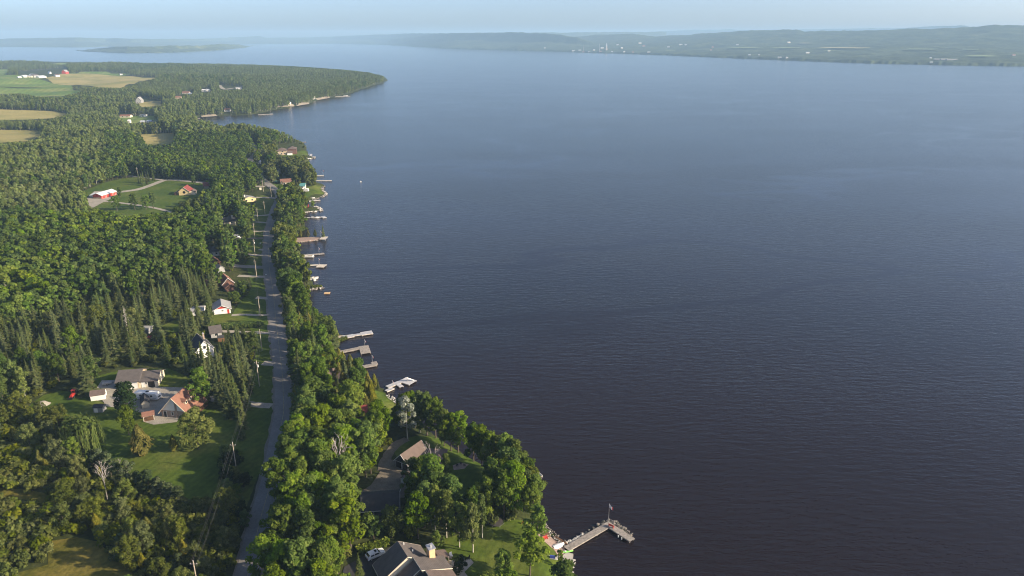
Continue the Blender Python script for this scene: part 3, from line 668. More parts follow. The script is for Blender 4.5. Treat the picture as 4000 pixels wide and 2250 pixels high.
# porch roof along the right side
m = MB(); m.slab([(w/2-.2,.5,2.5),(w/2+1.7,.5,1.95),(w/2+1.7,9.0,1.95),(w/2-.2,9.0,2.5)], .12); pr = m.build('porch_roof', M['roof_brown'], h)
for yy in (.7,3.4,6.1,8.8): q = MB(); q.box(w/2+1.5,w/2+1.62,yy-.06,yy+.06,-.3,2.0); q.build('porch_post', M['timber_brown'], pr)
m = MB(); m.box(w/2+.02,w/2+1.7,.4,9.1,-.3,.18); m.build('porch_floor', M['timber_brown'], h)

# long grey-roofed garage
h, w, d = house('long_garage', 'long cream garage with grey roof and two tall white doors', (462,1523), (545,1518), 9.5, 3.3, 2.1, 'x', 'tan', 'roof_grey', doors=[('f',-.22,0,3.0,2.8,'white',('garage_door')),('f',.22,0,3.0,2.8,'white','garage_door')], trim='roof_grey', cat='garage', over=.6)
w2 = 6.0; unit(h, w2, 8.2, 2.7, 1.8, 'x', M['cream'], M['roof_grey'], ox=w/2+w2/2+.01, oy=.5, over=.45)
opening(h, 'f', w2, 8.2, -1.7, 1.05, .95, 2.0, 'door', ox=w/2+w2/2, oy=.5, mats=(M['white'], M['white']))
opening(h, 'f', w2, 8.2, .9, 1.1, 2.3, 2.2, 'garage_door', ox=w/2+w2/2, oy=.5, mats=(M['white'], M['black']))
opening(h, 'r', w2, 8.2, 4.0, 1.6, 1.2, 1.2, 'window', ox=w/2+w2/2, oy=.5)
opening(h, 'f', w2, 8.2, -.75, 1.6, .5, .8, 'window', ox=w/2+w2/2, oy=.5)
house('small_shed', 'small white shed with brown roof beside the gravel yard', (356,1568), (412,1560), 3.6, 2.1, 1.0, 'x', 'white', 'roof_taupe', cat='shed', doors=[('r',.5,0,.9,1.9,'door_dark')], over=.2)
house('storage_shed', 'low grey shed with dark roof below the white shed', (366,1612), (402,1612), 2.4, 1.9, .55, 'x', 'grey_siding', 'roof_slate', cat='shed', over=.15, doors=[('f',-.2,0,.9,1.7,'white')])
house('carport_shed', 'dark-roofed shed half hidden behind the dense dark tree', (556,1598), (585,1592), 5.0, 2.2, 1.1, 'y', 'cream', 'roof_slate', cat='shed', doors=[('r',.5,0,2.2,1.9,'black')], over=.3)
# timber gazebo
c, w, ang = frame((563,1648), (603,1640)); g = empty('gazebo', (c[0],c[1],hz(*c)), ang, 'open timber gazebo with red-brown roof by the house', 'gazebo')
for sx in (-w/2, w/2):
    for yy in (0, 2.8): q = MB(); q.box(sx-.08,sx+.08,yy-.08,yy+.08,-.2,2.2); q.build('post', M['timber_pale'], g)
q = MB(); q.slab([(-w/2-.4,-.4,2.0),(w/2+.4,-.4,2.0),(w/2+.4,1.4,2.8),(-w/2-.4,1.4,2.8)], .1); q.slab([(-w/2-.4,1.4,2.8),(w/2+.4,1.4,2.8),(w/2+.4,3.2,2.0),(-w/2-.4,3.2,2.0)], .1); q.build('roof', M['roof_brown'], g)
q = MB(); q.box(-w/2,w/2,-.1,2.9,-.2,.15); q.build('floor', M['timber_brown'], g)
q = MB(); q.box(-w/2+.1,w/2-.1,-.03,.03,.75,.9); q.box(-w/2+.1,w/2-.1,-.03,.03,.4,.5); q.build('railing', M['timber_brown'], g)

# white cottage with red gable by the road
h, w, d = house('white_cottage', 'small white cottage with grey roof and red gable by the roadside lawn', (837,1229), (902,1223), 9.0, 2.5, 1.7, 'y', 'white', 'roof_lightgrey', wins=[('f',.02,1.6,.8,.5)], doors=[('f',.36,0,.9,1.95,'red_paint')], trim='white', over=.5)
m = MB(); m.add([(-w/2+.1,-.04,2.6),(w/2-.1,-.04,2.6),(0,-.04,4.05)], [(0,1,2)]); m.build('red_gable', M['red_paint'], h)
h, w, d = house('white_house', 'white two-storey house with dark grey roof behind tall spruces', (772,1406), (838,1392), 8.5, 4.0, 3.4, 'y', 'white', 'roof_slate', wins=[('f',-.2,1.6,1.0,1.2),('f',.2,1.6,1.0,1.2),('f',0,4.6,1.0,1.2),('r',.4,1.6,1.1,1.2)], trim='white', chim=(.25,.7,.5,.6,'brick'))
house('grey_bungalow', 'grey-roofed bungalow behind the clipped hedge', (826,1322), (868,1316), 8.0, 2.4, 1.6, 'x', 'grey_siding', 'roof_grey', wins=[('f',0,1.4,1.2,1.0)])
house('timber_shed', 'orange-brown timber shed beside the grey-roofed bungalow', (852,1336), (876,1334), 2.5, 1.9, .5, 'x', 'timber_brown', 'roof_slate', cat='shed', over=.15)
h, w, d = house('brown_house', 'brown house with red-brown hip roof and white-framed porch', (872,1130), (916,1124), 11, 3.0, 2.6, 'y', 'brown_siding', 'roof_brown', wins=[('f',-.2,1.4,1.0,1.1),('f',.2,1.4,1.0,1.1)], trim='white')
unit(h, 6, 7, 2.7, 1.8, 'x', M['brown_siding'], M['roof_brown'], ox=-w/2-2.9, oy=3)
unit(h, 4.2, 4.0, 2.3, 1.2, 'y', M['brown_siding'], M['roof_brown'], ox=-.3, oy=-4.05)
house('grey_shed', 'pale grey metal-roofed shed above the brown house', (853,1066), (880,1062), 6.0, 2.4, 1.3, 'y', 'grey_siding', 'roof_lightgrey', cat='shed', over=.3)
house('white_hipped_house', 'white house with dark roof among the roadside trees', (820,1003), (858,998), 9, 2.8, 2.0, 'x', 'white', 'roof_slate', wins=[('f',-.25,1.5,1.0,1.0),('f',.2,1.5,1.0,1.0)], roof='hip')
house('brown_cabin', 'small dark cabin with red-brown roof under the deep green tree', (834,1040), (862,1037), 6.5, 2.3, 1.6, 'y', 'brown_siding', 'roof_brown')
h, w, d = house('blue_roof_house', 'house with dark blue-grey roof and a pale chimney', (868,882), (922,876), 9, 2.6, 2.2, 'x', 'cream', 'roof_slate', chim=(.35,.3,.6,.9,'cream'), wins=[('f',.2,1.4,1.2,1.0)])
house('cream_house', 'cream house with porch near the road bend', (948,792), (1002,786), 8, 2.8, 1.5, 'y', 'yellow_siding', 'roof_lightgrey', wins=[('f',-.2,1.5,1.2,1.1),('f',.2,1.5,1.2,1.1)], chim=(-.2,.4,.9,.8,'cream'))
h, w, d = house('red_long_shed', 'long red shed with pale metal roof on the gravel yard', (364,776), (398,778), 16, 3.0, 1.5, 'y', 'red_barn', 'roof_metal', cat='shed', doors=[('r',.15,0,2.6,2.4,'red_paint','garage_door'),('r',.40,0,2.6,2.4,'red_paint','garage_door'),('r',.65,0,2.6,2.4,'red_paint','garage_door'),('r',.87,0,1.6,2.2,'red_paint','garage_door')], trim='white')
m = MB(); m.box(-w/2+.2,w/2-.2,-.05,-.003,-.3,1.1); m.build('plinth', M['tan'], h)
unit(h, 4, 5, 2.2, .7, 'x', M['white'], M['roof_metal'], ox=-w/2-2.05, oy=2, roof='mono')
h, w, d = house('yellow_barn', 'cream barn with red roof and round dark window on the shed lawn', (700,764), (742,763), 10, 3.2, 3.2, 'y', 'yellow_siding', 'roof_red', cat='barn', trim='cream')
m = MB(); m.poly([(0,0)], 0, 0) if False else None
q = MB(); q.tube((0,-.05,2.4), (0,-.003,2.4), 1.05, 1.05, 16); q.build('round_window', M['black'], h)
unit(h, 3.5, 6, 2.2, .8, 'y', M['brown_siding'], M['roof_taupe'], ox=-w/2-1.8, oy=1)
unit(h, 3.5, 5, 2.6, 1.2, 'y', M['cream'], M['roof_taupe'], ox=w/2+1.8, oy=1.5)
house('red_roof_cabin', 'small cabin with dark red roof at the lane edge', (797,738), (818,736), 8, 2.4, 2.2, 'x', 'tan', 'roof_red')
# lake side
h, w, d = house('twin_door_garage', 'dark navy garage with taupe roof and two white-framed doors', (1545,1822), (1597,1844), 8.5, 2.5, 2.6, 'y', 'navy', 'roof_taupe', cat='garage', doors=[('f',-.24,0,2.1,2.05,'door_dark','garage_door'),('f',.24,0,2.1,2.05,'door_dark','garage_door')], trim='white', over=.4)
house('grey_cottage', 'grey cottage with hipped taupe roof beside the twin-door garage', (1650,1842), (1722,1848), 8.0, 2.6, 1.9, 'x', 'grey_siding', 'roof_taupe', roof='hip', wins=[('f',-.2,1.4,1.2,1.0),('f',.2,1.4,1.2,1.0)])
h, w, d = house('white_playhouse', 'little pinkish-white shed with wooden steps on the gravel yard', (1566,1888), (1586,1893), 1.9, 1.9, .55, 'y', 'white', 'roof_taupe', cat='shed', over=.1)
for k in range(4): q = MB(); q.box(w/2+.5+.28*k,w/2+.8+.28*k,.2,1.2,-.3,.75-.2*k); q.build('step', M['timber_brown'], h)
h, w, d = house('slate_garage', 'low dark garage with broad slate roof in the trees', (1418,2018), (1556,2012), 7.6, 2.4, 1.9, 'x', 'navy', 'roof_slate', cat='garage', trim='white', over=.5, doors=[('r',.5,0,.9,2.0,'white')], wins=[('f',-.25,1.4,1.0,.8)])
h, w, d = house('red_roof_cottage', 'cottage with red-brown roof and stone chimney hidden in the trees', (1385,1648), (1432,1646), 6.5, 2.4, 1.9, 'x', 'brown_siding', 'roof_red', chim=(-.32,.6,.9,.8,'brick'))
h, w, d = house('grey_gabled_cottage', 'grey cottage with two gables among spruces by the road', (1264,1496), (1288,1499), 6.0, 2.4, 1.7, 'y', 'grey_siding', 'roof_taupe')
unit(h, 4.4, 4.4, 2.2, 1.4, 'x', M['white'], M['roof_taupe'], ox=w/2+2.25, oy=.8)
house('lake_bungalow', 'tan bungalow with red-brown roof beside the lakeside drive', (1098,722), (1142,722), 10, 2.8, 1.8, 'x', 'tan', 'roof_brown', wins=[('f',-.2,1.5,1.4,1.1),('f',.2,1.5,1.4,1.1)])
h, w, d = house('big_lake_house', 'large two-storey brown-roofed house on the near point', (1078,606), (1122,606), 12, 4.6, 2.6, 'x', 'tan', 'roof_taupe', wins=[('f',-.3,1.6,1.4,1.2),('f',0,1.6,1.4,1.2),('f',.3,1.6,1.4,1.2),('f',-.3,3.9,1.4,1.1),('f',.1,3.9,1.4,1.1)], roof='hip')
unit(h, 9, 10, 5.5, 2.0, 'x', M['brown_siding'], M['roof_taupe'], ox=w/2+5, oy=6, roof='hip')
unit(h, 5, 6, 2.6, 1.4, 'x', M['white'], M['roof_taupe'], ox=w/2+2.6, oy=-1)
house('brown_shed', 'low brown-roofed shed in front of the large brown house', (1070,622), (1084,622), 5, 2.2, 1.2, 'x', 'brown_siding', 'roof_brown', cat='shed')
house('white_shed_by_road', 'white shed with blue tarpaulin between the road and the point', (1008,640), (1020,640), 4, 2.4, 1.0, 'x', 'white', 'roof_metal', cat='shed')
house('steep_white_cottage', 'white cottage with steep pale roof in the shore trees', (1082,678), (1100,678), 8, 2.8, 2.6, 'y', 'white', 'roof_lightgrey', chim=(-.3,.2,1.0,1.0,'brick'))
house('teal_cottage', 'teal-roofed cottage behind the stone-edged point', (1166,738), (1192,738), 8, 2.6, 1.6, 'x', 'white', 'teal', wins=[('f',0,1.5,2.0,1.0)])
house('red_lake_shed', 'tiny red shed with grey roof on the boulder spit', (1191,820), (1204,820), 2.6, 2.0, .8, 'x', 'red_barn', 'roof_grey', cat='shed', over=.2, doors=[('f',.1,.4,1.0,1.1,'white')])
house('causeway_hut', 'small white hut at the root of the stone causeway', (1126,936), (1138,936), 3, 1.9, .8, 'x', 'white', 'roof_taupe', cat='shed', over=.2)
house('garden_shed_hidden', 'half-hidden white shed with silver roof above the red car lawn', (732,1234), (795,1232), 6.0, 2.3, 1.2, 'x', 'white', 'roof_lightgrey', cat='shed')
house('open_implement_shed', 'grey open-roofed shed behind the red car', (553,1306), (580,1306), 4.0, 2.2, .8, 'x', 'grey_siding', 'roof_lightgrey', cat='shed')
# far houses, farm and cottages: label, p0, p1, depth, wall, roof, ridge, wall colour, roof colour
for nm, lab, a, b, dd, wh, rh, rd, wm, rm, ct in [
 ('long_bay_house','long low brown-roofed house above the bay',(468,460),(508,460),10,2.8,1.6,'x','cream','roof_brown','house'),
 ('white_bay_shed','plain white shed right of the long bay house',(546,458),(562,458),8,3.2,1.0,'x','white','roof_lightgrey','shed'),
 ('white_bay_silo_hut','tiny bright white hut in the bay clearing',(500,481),(508,481),5,3.6,1.2,'x','white','white','shed'),
 ('white_bay_cottage','white cottage right of the tiny white hut',(573,481),(590,481),7,2.8,1.4,'x','white','roof_metal','house'),
 ('tan_bay_cottage','low pale roofed cottage between the two white bay huts',(548,481),(566,481),6,2.2,1.2,'x','cream','roof_metal','house'),
 ('gambrel_barn','old grey barn with high rounded roof in the far paddock',(531,404),(553,404),16,5,6,'y','grey_siding','roof_lightgrey','barn'),
 ('red_roof_farmhouse','far house with pale red roof at the wood edge',(712,370),(738,370),10,3,2.4,'x','cream','roof_brown','house'),
 ('white_far_garage','white garage beside the pale red roofed far house',(736,371),(750,371),9,2.8,1.2,'x','white','roof_metal','garage'),
 ('orange_roof_house','far house with orange roof and white chimney',(685,386),(706,386),10,3,2.0,'x','tan','roof_brown','house'),
 ('white_double_house','long bright white house in the far wood',(788,358),(804,358),10,3.5,1.4,'x','white','white','house'),
 ('white_far_bungalow','second white bungalow in the far wood',(806,357),(820,357),10,3.5,1.4,'x','white','roof_metal','house'),
 ('grey_far_house','grey-roofed far house by the climbing gravel road',(922,349),(946,349),10,3,2.2,'x','white','roof_lightgrey','house'),
 ('red_roof_bay_house','white house with bright red-brown roof on the far bay',(877,437),(897,437),9,3.2,2.2,'x','white','roof_brown','house'),
 ('white_boathouse','bright white boathouse standing at the far waterline',(1223,388),(1231,388),6,4.5,1.6,'y','white','white','boathouse'),
 ('cream_shore_house','cream cottage above the far sandy shore',(1124,412),(1138,411),10,4,2,'x','cream','white','house'),
 ('white_tower_cottage','narrow white cottage in the far shore trees',(1055,402),(1060,402),5,5,1,'x','white','roof_metal','house'),
 ('pale_shore_hut','pale hut left of the narrow white cottage',(1040,400),(1047,400),6,3,1,'x','white','roof_metal','shed'),
 ('white_point_cottage','white cottage near the far point tip',(1375,330),(1381,330),8,3,1.5,'x','white','roof_metal','house'),
 ('grey_bay_cottage','grey-roofed boathouse at the head of the bay',(735,466),(752,465),7,2.6,1.2,'x','grey_siding','roof_lightgrey','boathouse'),
 ('red_far_barn','tall red barn with grey roof at the far farm',(243,294),(259,294),16,7,5,'y','red_barn','roof_lightgrey','barn'),
 ('grey_curved_barn','grey barn with rounded roof at the far farm',(134,303),(150,303),20,6,4,'y','grey_siding','roof_metal','barn'),
 ('long_cow_barn','long low grey barn at the far farm',(152,304),(182,304),18,4,2.5,'x','white','roof_metal','barn'),
 ('white_farm_shed','white shed left of the rounded barn',(93,303),(111,303),14,5,2,'x','white','white','shed'),
 ('low_white_farm_shed','low white shed at the left end of the farm',(72,305),(85,305),10,3,1.5,'x','white','white','shed'),
 ('farm_bungalow','white farm bungalow in front of the barns',(110,317),(127,317),12,4,2,'x','cream','roof_lightgrey','house'),
 ('dark_farm_barn','small dark-roofed barn between the rounded barns',(118,300),(132,300),14,6,3,'y','grey_siding','roof_grey','barn'),
 ('white_farmhouse','white farmhouse with taupe roof near the red barn',(219,302),(235,302),12,5,3,'x','white','roof_taupe','house'),
 ('blue_roof_farmhouse','little farmhouse with pale blue pointed roof',(195,294),(203,294),10,4,4,'y','white','roof_metal','house'),
 ('round_white_tank','small white field shed behind the tan hay field',(466,296),(471,296),8,4,1,'x','white','white','shed')]:
    house(nm, lab, a, b, dd, wh, rh, rd, wm, rm, cat=ct, wins=[('f',-.22,1.6,1.4,1.2),('f',.22,1.6,1.4,1.2)], over=.4)

# the grey multi-gabled house at the bottom edge
O = at(1553, 2113, 6.6); zb = hz(*O); D = np.array([.50, -.866]); ang = math.atan2(D[1], D[0])
gh = empty('multi_gabled_house', (O[0], O[1], zb), ang, 'large grey-roofed house with staggered gables and orange chimney', 'house')
# local x runs along the ridges towards the camera, local +y to the lake (right), -y to the driveway (left)
def gable(x0, x1, yr, zr, yl, zl, yrr, zrr, rm, wm, name='roof'):
    t = .18; r = MB()
    r.slab([(x0,yr,zr),(x1,yr,zr),(x1,yl,zl),(x0,yl,zl)][::-1], t)
    if yrr is not None: r.slab([(x0,yr,zr),(x1,yr,zr),(x1,yrr,zrr),(x0,yrr,zrr)], t)
    o = r.build(name, rm, gh); f = MB()
    for xx in (x0, x1):
        f.tube((xx,yr,zr-.1),(xx,yl,zl-.1), .10, .10, 4)
        if yrr is not None: f.tube((xx,yr,zr-.1),(xx,yrr,zrr-.1), .10, .10, 4)
    f.tube((x0,yl,zl-.1),(x1,yl,zl-.1), .08, .08, 4); f.build('fascia', M['cream'], o)
    w_ = MB(); a = .45; yl2 = yl+(.45 if yl > yr else .45); yl2 = yl+.5; 
    pr = [(yl2,-.5),((yrr-.5) if yrr is not None else yr,-.5)]
    if yrr is not None: pr += [(yrr-.5,zrr+(zr-zrr)*.5/abs(yrr-yr)-.25)]
    pr += [(yr,zr-.25),(yl2,zl+(zr-zl)*.5/abs(yl-yr)-.25)]
    w_.prism([(p,q) for p,q in pr], x0+.45, x1-.45); w_.build('wall', wm, gh)
gable(0, 6.2, 0, 6.6, -6.4, 2.6, 5.6, 3.1, M['roof_grey'], M['cream'])
gable(6.25, 9.9, 1.7, 5.6, -3.2, 2.5, None, None, M['roof_grey'], M['brick'])
gable(9.95, 15.5, 2.2, 5.2, -2.2, 2.4, None, None, M['roof_slate'], M['brick'])
for x0, x1, y0, z0, y1, z1 in ((6.3, 11.2, 1.2, 6.1, 8.6, 3.5), (11.25, 17.0, 2.0, 5.9, 8.4, 3.4)):
    r = MB(); r.slab([(x0,y0,z0),(x1,y0,z0),(x1,y1,z1),(x0,y1,z1)], .2); o = r.build('roof', M['roof_grey'] if x0 < 7 else M['roof_taupe'], gh)
    f = MB(); f.tube((x1,y0,z0-.1),(x1,y1,z1-.1), .11, .11, 4); f.tube((x0,y0,z0-.1),(x1,y0,z0-.1), .11, .11, 4); f.build('fascia', M['cream'], o)
    q = MB(); q.prism([(y0+.4,-.5),(y1-.6,-.5),(y1-.6,z1+.02),(y0+.4,z0-.35)], x0+.02, x1-.5); q.build('wall', M['tan'], gh)
    for k in range(4):
        xx = x0+.7+k*(x1-x0-1.2)/4; q = MB(); q.box(xx, xx+.7, y0+.33, y0+.398, z0-.85, z0-.42); q.build('clerestory_window', M['glass'], gh)
q = MB(); q.box(5.2,7.0,4.9,6.3,2.5,6.9); ck = q.build('chimney', M['orange_stucco'], gh)
q = MB(); q.box(5.05,7.15,4.75,6.45,6.9,7.1); q.tube((6.1,5.6,7.1),(6.1,5.6,7.8), .2, .2, 8); q.build('chimney_cap', M['metal'], ck)
q = MB(); q.slab([(4.0,7.2,3.9),(6.6,7.2,3.9),(6.6,10.0,3.0),(4.0,10.0,3.0)], .15); o = q.build('porch_roof', M['roof_taupe'], gh)
for xx in (4.15, 6.45): q = MB(); q.box(xx-.12,xx+.12,9.7,9.94,-.4,2.95); q.build('porch_post', M['cream'], o)
for xx, yy, zz in ((1.2,1.0,6.0),(3.6,2.2,5.2)): q = MB(); q.tube((xx,yy,zz),(xx,yy,zz+.55), .12, .12, 8); q.build('roof_vent', M['white'], gh)
SPECIAL.append((O[0]+5, O[1]-6, 9))
# ------------------------------------------------------------------ docks, rafts, flags, spits
def rock(seed, s=1.0):
    r = random.Random(seed); me = bpy.data.meshes.new('boulder'); import bmesh
    bm = bmesh.new(); bmesh.ops.create_icosphere(bm, subdivisions=1, radius=.5)
    for v in bm.verts: v.co *= r.uniform(.72, 1.15); v.co.z *= .72
    bm.to_mesh(me); bm.free(); return me
ROCKS = {}
for mk in ('rock_light','rock','rock_dark'):
    ROCKS[mk] = []
    for k in range(4): me = rock(300+k); me.materials.append(M[mk]); ROCKS[mk].append(me)
def boulder(parent, x, y, z, s, mk):
    o = link_mesh('boulder', random.choice(ROCKS[mk]), parent); o.location = (x, y, z); o.scale = (s*random.uniform(.8,1.3), s*random.uniform(.8,1.2), s*random.uniform(.7,1.1)); o.rotation_euler = (0,0,random.uniform(0,6.28)); return o
def riprap(name, label, line, width, mk, n, s0, s1, z=.15, cat='rocks', mix=None):
    W = [at0(u, v) for u, v in line]; c = W[0]; root = empty(name, (c[0], c[1], 0), 0, label, cat)
    L = [np.linalg.norm(b-a) for a, b in zip(W[:-1], W[1:])]; tot = sum(L)
    for k in range(n):
        t = random.random()*tot; i = 0
        while i < len(L)-1 and t > L[i]: t -= L[i]; i += 1
        p = W[i]+(W[i+1]-W[i])*min(1, t/L[i]); d = (W[i+1]-W[i])/L[i]; q = p + np.array([-d[1], d[0]])*random.uniform(-.5,.5)*width
        boulder(root, q[0]-c[0], q[1]-c[1], z+random.uniform(-.2,.25), random.uniform(s0, s1), mk if not mix or random.random() < .7 else mix)
    return root
def dock(name, label, legs, cat='dock', mat='timber', z=.65, cribs=True, group=None):
    """legs: (pixel a, pixel b, width m) at water level"""
    a0 = at0(*legs[0][0]); root = empty(name, (a0[0], a0[1], 0), 0, label, cat, group)
    for k, (pa, pb, wd) in enumerate(legs):
        a, b = at0(*pa)-a0, at0(*pb)-a0; d = b-a; L = float(np.linalg.norm(d)); d = d/L; n = np.array([-d[1], d[0]]); zz = z + .012*k
        pl = MB(); cnt = max(2, int(L/.34)); pw = L/cnt
        for i in range(cnt):
            c = a + d*(i+.5)*pw; pl.obox(c, d, n, pw*.90, wd*random.uniform(.985,1.01), zz-.05, zz+random.uniform(-.006,.008))
        o = pl.build('planks', M[mat], root); o['kind'] = 'stuff'
        fr = MB()
        for s in (-1, 1): fr.obox(a+d*L/2+n*s*(wd/2-.06), d, n, L*.998, .12, zz-.32, zz-.055)
        fr.build('side_beam', M['timber_pale'] if mat != 'timber' else M['timber'], root)
        for i in range(max(2, int(L/3.2))):
            for s in (-1, 1):
                q = MB(); c = a + d*(.3+i*(L-.6)/max(1, int(L/3.2)-1)) + n*s*(wd/2-.14); q.tube((c[0],c[1],-2.0),(c[0],c[1],zz-.06), .09, .09, 6); q.build('post', M['timber'], root)
    return root
def flag(label, base, top, z0=.6, colours='cr'):
    p = at0(*base, z0); H = max(3.5, (base[1]-top[1])*math.hypot(p[0], p[1], CAM_H)/F_PX/.86)
    root = empty('flagpole', (p[0], p[1], z0), 0, label, 'flagpole')
    q = MB(); q.tube((0,0,-.3),(0,0,H), .06, .04, 8); q.build('pole', M['metal'], root)
    q = MB(); q.tube((0,0,H),(0,0,H+.14), .08, .05, 8); q.build('finial', M['metal'], root)
    fl = MB(); nx = 10; fw, fh = min(1.7,H*.28), min(1.0,H*.17); dx, dy = .62, -.35
    def P(i, s): t = i/nx; k = t*fw; wv = .10*math.sin(t*9); return (.06+k*dx+wv*.4, k*dy+wv, H-.1-s*fh-t*fw*.5)
    for i in range(nx):
        fl.mi = 1 if (i < 3 or i >= 7) and colours == 'cr' else 0
        if colours == 'cr' and i < 3: fl.mi = 0 if i > 0 else 0
        fl.add([P(i,0),P(i+1,0),P(i+1,1),P(i,1)], [(0,1,2,3)])
    fl.build('flag', [M['flag_white'], M['flag_red']], root); return root
dock('l_shaped_dock', 'long L-shaped grey plank dock with rock breakwater at the bottom right', [((2212,2152),(2380,2054),1.9),((2366,2050),(2470,2118),1.9)], mat='timber')
n0 = len(bpy.data.objects)
# white bumpers and rails on the near dock
a0 = at0(2212,2152); r0 = bpy.data.objects['l_shaped_dock']
for u, v in ((2310,2098),(2322,2092),(2333,2086),(2345,2078),(2415,2100),(2428,2108)):
    p = at0(u, v)-a0; q = MB(); q.tube((p[0],p[1],.05),(p[0],p[1],.6), .14, .14, 8); q.build('bumper', M['white'], r0)
riprap('rock_breakwater', 'dark boulders piled along the outer side of the long L-shaped dock', [(2270,2098),(2300,2084),(2340,2058),(2372,2036),(2392,2040),(2420,2058),(2445,2076),(2466,2094)], 1.6, 'rock', 110, .45, 1.1, mix='rock_dark')
rw = empty('white_boulders', tuple(at0(2208,2130))+(0,), 0, 'row of white boulders beside the root of the long L-shaped dock', 'rocks'); c0 = at0(2208,2130)
for u, v, s in ((2205,2128,1.0),(2212,2122,1.1),(2219,2118,1.0),(2226,2116,1.2),(2232,2118,.9),(2239,2112,1.1),(2247,2108,1.2),(2254,2102,1.1),(2261,2099,1.0),(2267,2098,1.1),(2273,2092,1.3),(2262,2104,.9),(2215,2128,.9),(2225,2123,.8),(2208,2136,.8)):
    p = at0(u, v)-c0; boulder(rw, p[0], p[1], .25, s*.85, 'rock_light')
riprap('shore_riprap', 'grey stone bank right of the picnic patio', [(2116,2048),(2140,2075),(2170,2100),(2200,2128)], 1.8, 'rock', 90, .3, .65, .3, mix='rock_light')
riprap('ramp_riprap', 'pale stone bank below the concrete boat ramp', [(2236,2190),(2230,2220),(2228,2262),(2236,2310)], 1.6, 'rock_light', 90, .3, .7, .3, mix='rock')
q = MB(); a, b, n = at0(2212,2200), at0(2218,2260), None
flag('flagpole with red and white flag on the rock breakwater', (2377,2034), (2378,1972), .5)
dock('wooden_deck', 'pale wooden deck with white railing over the water among the trees', [((2062,1848),(2100,1880),3.6)], cat='deck', mat='timber_pale', z=1.0)
dk = bpy.data.objects['wooden_deck']; a0 = at0(2062,1848); d = at0(2100,1880)-a0; L = np.linalg.norm(d); d /= L; n = np.array([-d[1], d[0]])
for k in range(3):
    c = d*.2 + n*(1.7-k*.9) ; q = MB(); q.obox((c[0]-.6,c[1]), d, n, .12, .8, 1.0, 1.9); q.build('railing_post', M['white'], dk)
q = MB(); q.obox(d*L/2+n*1.75, d, n, L, .08, 1.0, 1.35); q.build('white_edge_board', M['white'], dk)
dock('white_dock', 'white floating dock with end platform and slide in the cove', [((1512,1516),(1584,1487),2.0),((1572,1486),(1614,1500),4.2),((1552,1503),(1570,1516),1.6),((1508,1532),(1536,1520),1.6)], mat='alu', z=.5)
sl = empty('water_slide', tuple(at0(1604,1488,.6))+(.5,), .3, 'white plastic water slide at the end of the white dock', 'slide')
q = MB(); q.slab([(-1.2,-.35,1.6),(-1.2,.35,1.6),(1.2,.35,.2),(1.2,-.35,.2)], .1); q.build('chute', M['white'], sl)
for s in (-.3,.3): q = MB(); q.tube((-1.1,s,0),(-1.1,s,1.6), .05); q.build('leg', M['metal'], sl)
flag('flagpole beside the white dock', (1534,1522), (1534,1488))
dock('crib_dock', 'short brown plank dock with bench and flagpole near the grey cottage', [((1400,1441),(1470,1428),2.2),((1452,1426),(1474,1422),2.6)])
flag('flagpole on the short brown crib dock', (1455,1424), (1453,1390))
dock('l_flag_dock', 'L-shaped plank dock with flagpole above the crib dock', [((1328,1380),(1424,1360),2.2),((1420,1356),(1430,1386),4.0)])
flag('flagpole on the L-shaped plank dock', (1426,1358), (1424,1331))
dock('long_grey_dock', 'straight grey dock stepping out to a wider end', [((1340,1319),(1412,1310),1.8),((1410,1309),(1455,1302),3.4),((1355,1320),(1382,1315),2.8)], mat='alu')
dock('platform_dock', 'wedge-shaped stone platform dock with flagpole', [((1240,1042),(1272,1043),5.0),((1196,1041),(1244,1038),1.6)], mat='timber_pale')
flag('flagpole on the wedge-shaped platform dock', (1247,1032), (1246,1012))
dock('pontoon_dock', 'long grey dock beside the pontoon boat', [((1180,1002),(1267,993),2.0)])
flag('flagpole on the dock beside the pontoon boat', (1247,994), (1246,970))
cw = MB(); A = [at0(u, v) for u, v in ((1146,934),(1200,931),(1256,929),(1258,938),(1200,944),(1150,948))]
cw.poly([tuple(p) for p in A][::-1], -1.5, .75); tag(cw.build('stone_causeway', M['paver']), 'narrow reddish stone causeway with cedars running into the lake', 'causeway')
dock('causeway_crib', 'square timber crib at the end of the stone causeway', [((1253,936),(1278,936),6.0)], mat='timber_pale', z=1.15)
flag('flagpole on the crib of the stone causeway', (1254,932), (1253,906), 1.2)
dock('boat_dock', 'thin dock with a square end and a moored white boat', [((1190,853),(1258,851),1.4),((1257,852),(1272,850),5.0)], mat='alu')
dock('narrow_white_dock', 'thin white dock below the stone-edged point', [((1207,788),(1251,784),1.8)], mat='alu')
dock('stone_spit_dock', 'long pale stone spit dock north of the point', [((1236,708),(1296,708),2.6)], mat='timber_pale')
dock('flag_spit_dock', 'short dock with tall flagpole north of the stone spit', [((1232,689),(1265,688),3.0)], mat='timber_pale')
flag('tall flagpole on the short northern dock', (1263,688), (1263,668))
dock('grey_lift_dock', 'grey dock with wide end below the large brown house', [((1172,640),(1200,640),1.8),((1197,640),(1208,639),5.0)], mat='alu')
dock('corner_dock', 'small square-cornered dock off the near point', [((1204,604),(1219,604),1.8),((1216,604),(1213,612),2.2)], mat='alu')
dock('far_bay_dock', 'long thin dock with a white end on the far bay', [((1008,449),(1056,447),2.2),((1052,447),(1064,446),5.0)], mat='alu')
flag('flagpole on the long thin far bay dock', (1056,446), (1056,436))
dock('bay_head_dock', 'pair of low docks at the head of the bay', [((722,471),(752,470),3.0)], mat='alu')
dock('bay_marina_dock', 'grey dock in front of the grey-roofed boathouse', [((740,464),(782,463),3.0)], mat='alu')
dock('far_pier', 'white pier with boats on the far shore', [((1308,379),(1366,376),4.0)], mat='alu')
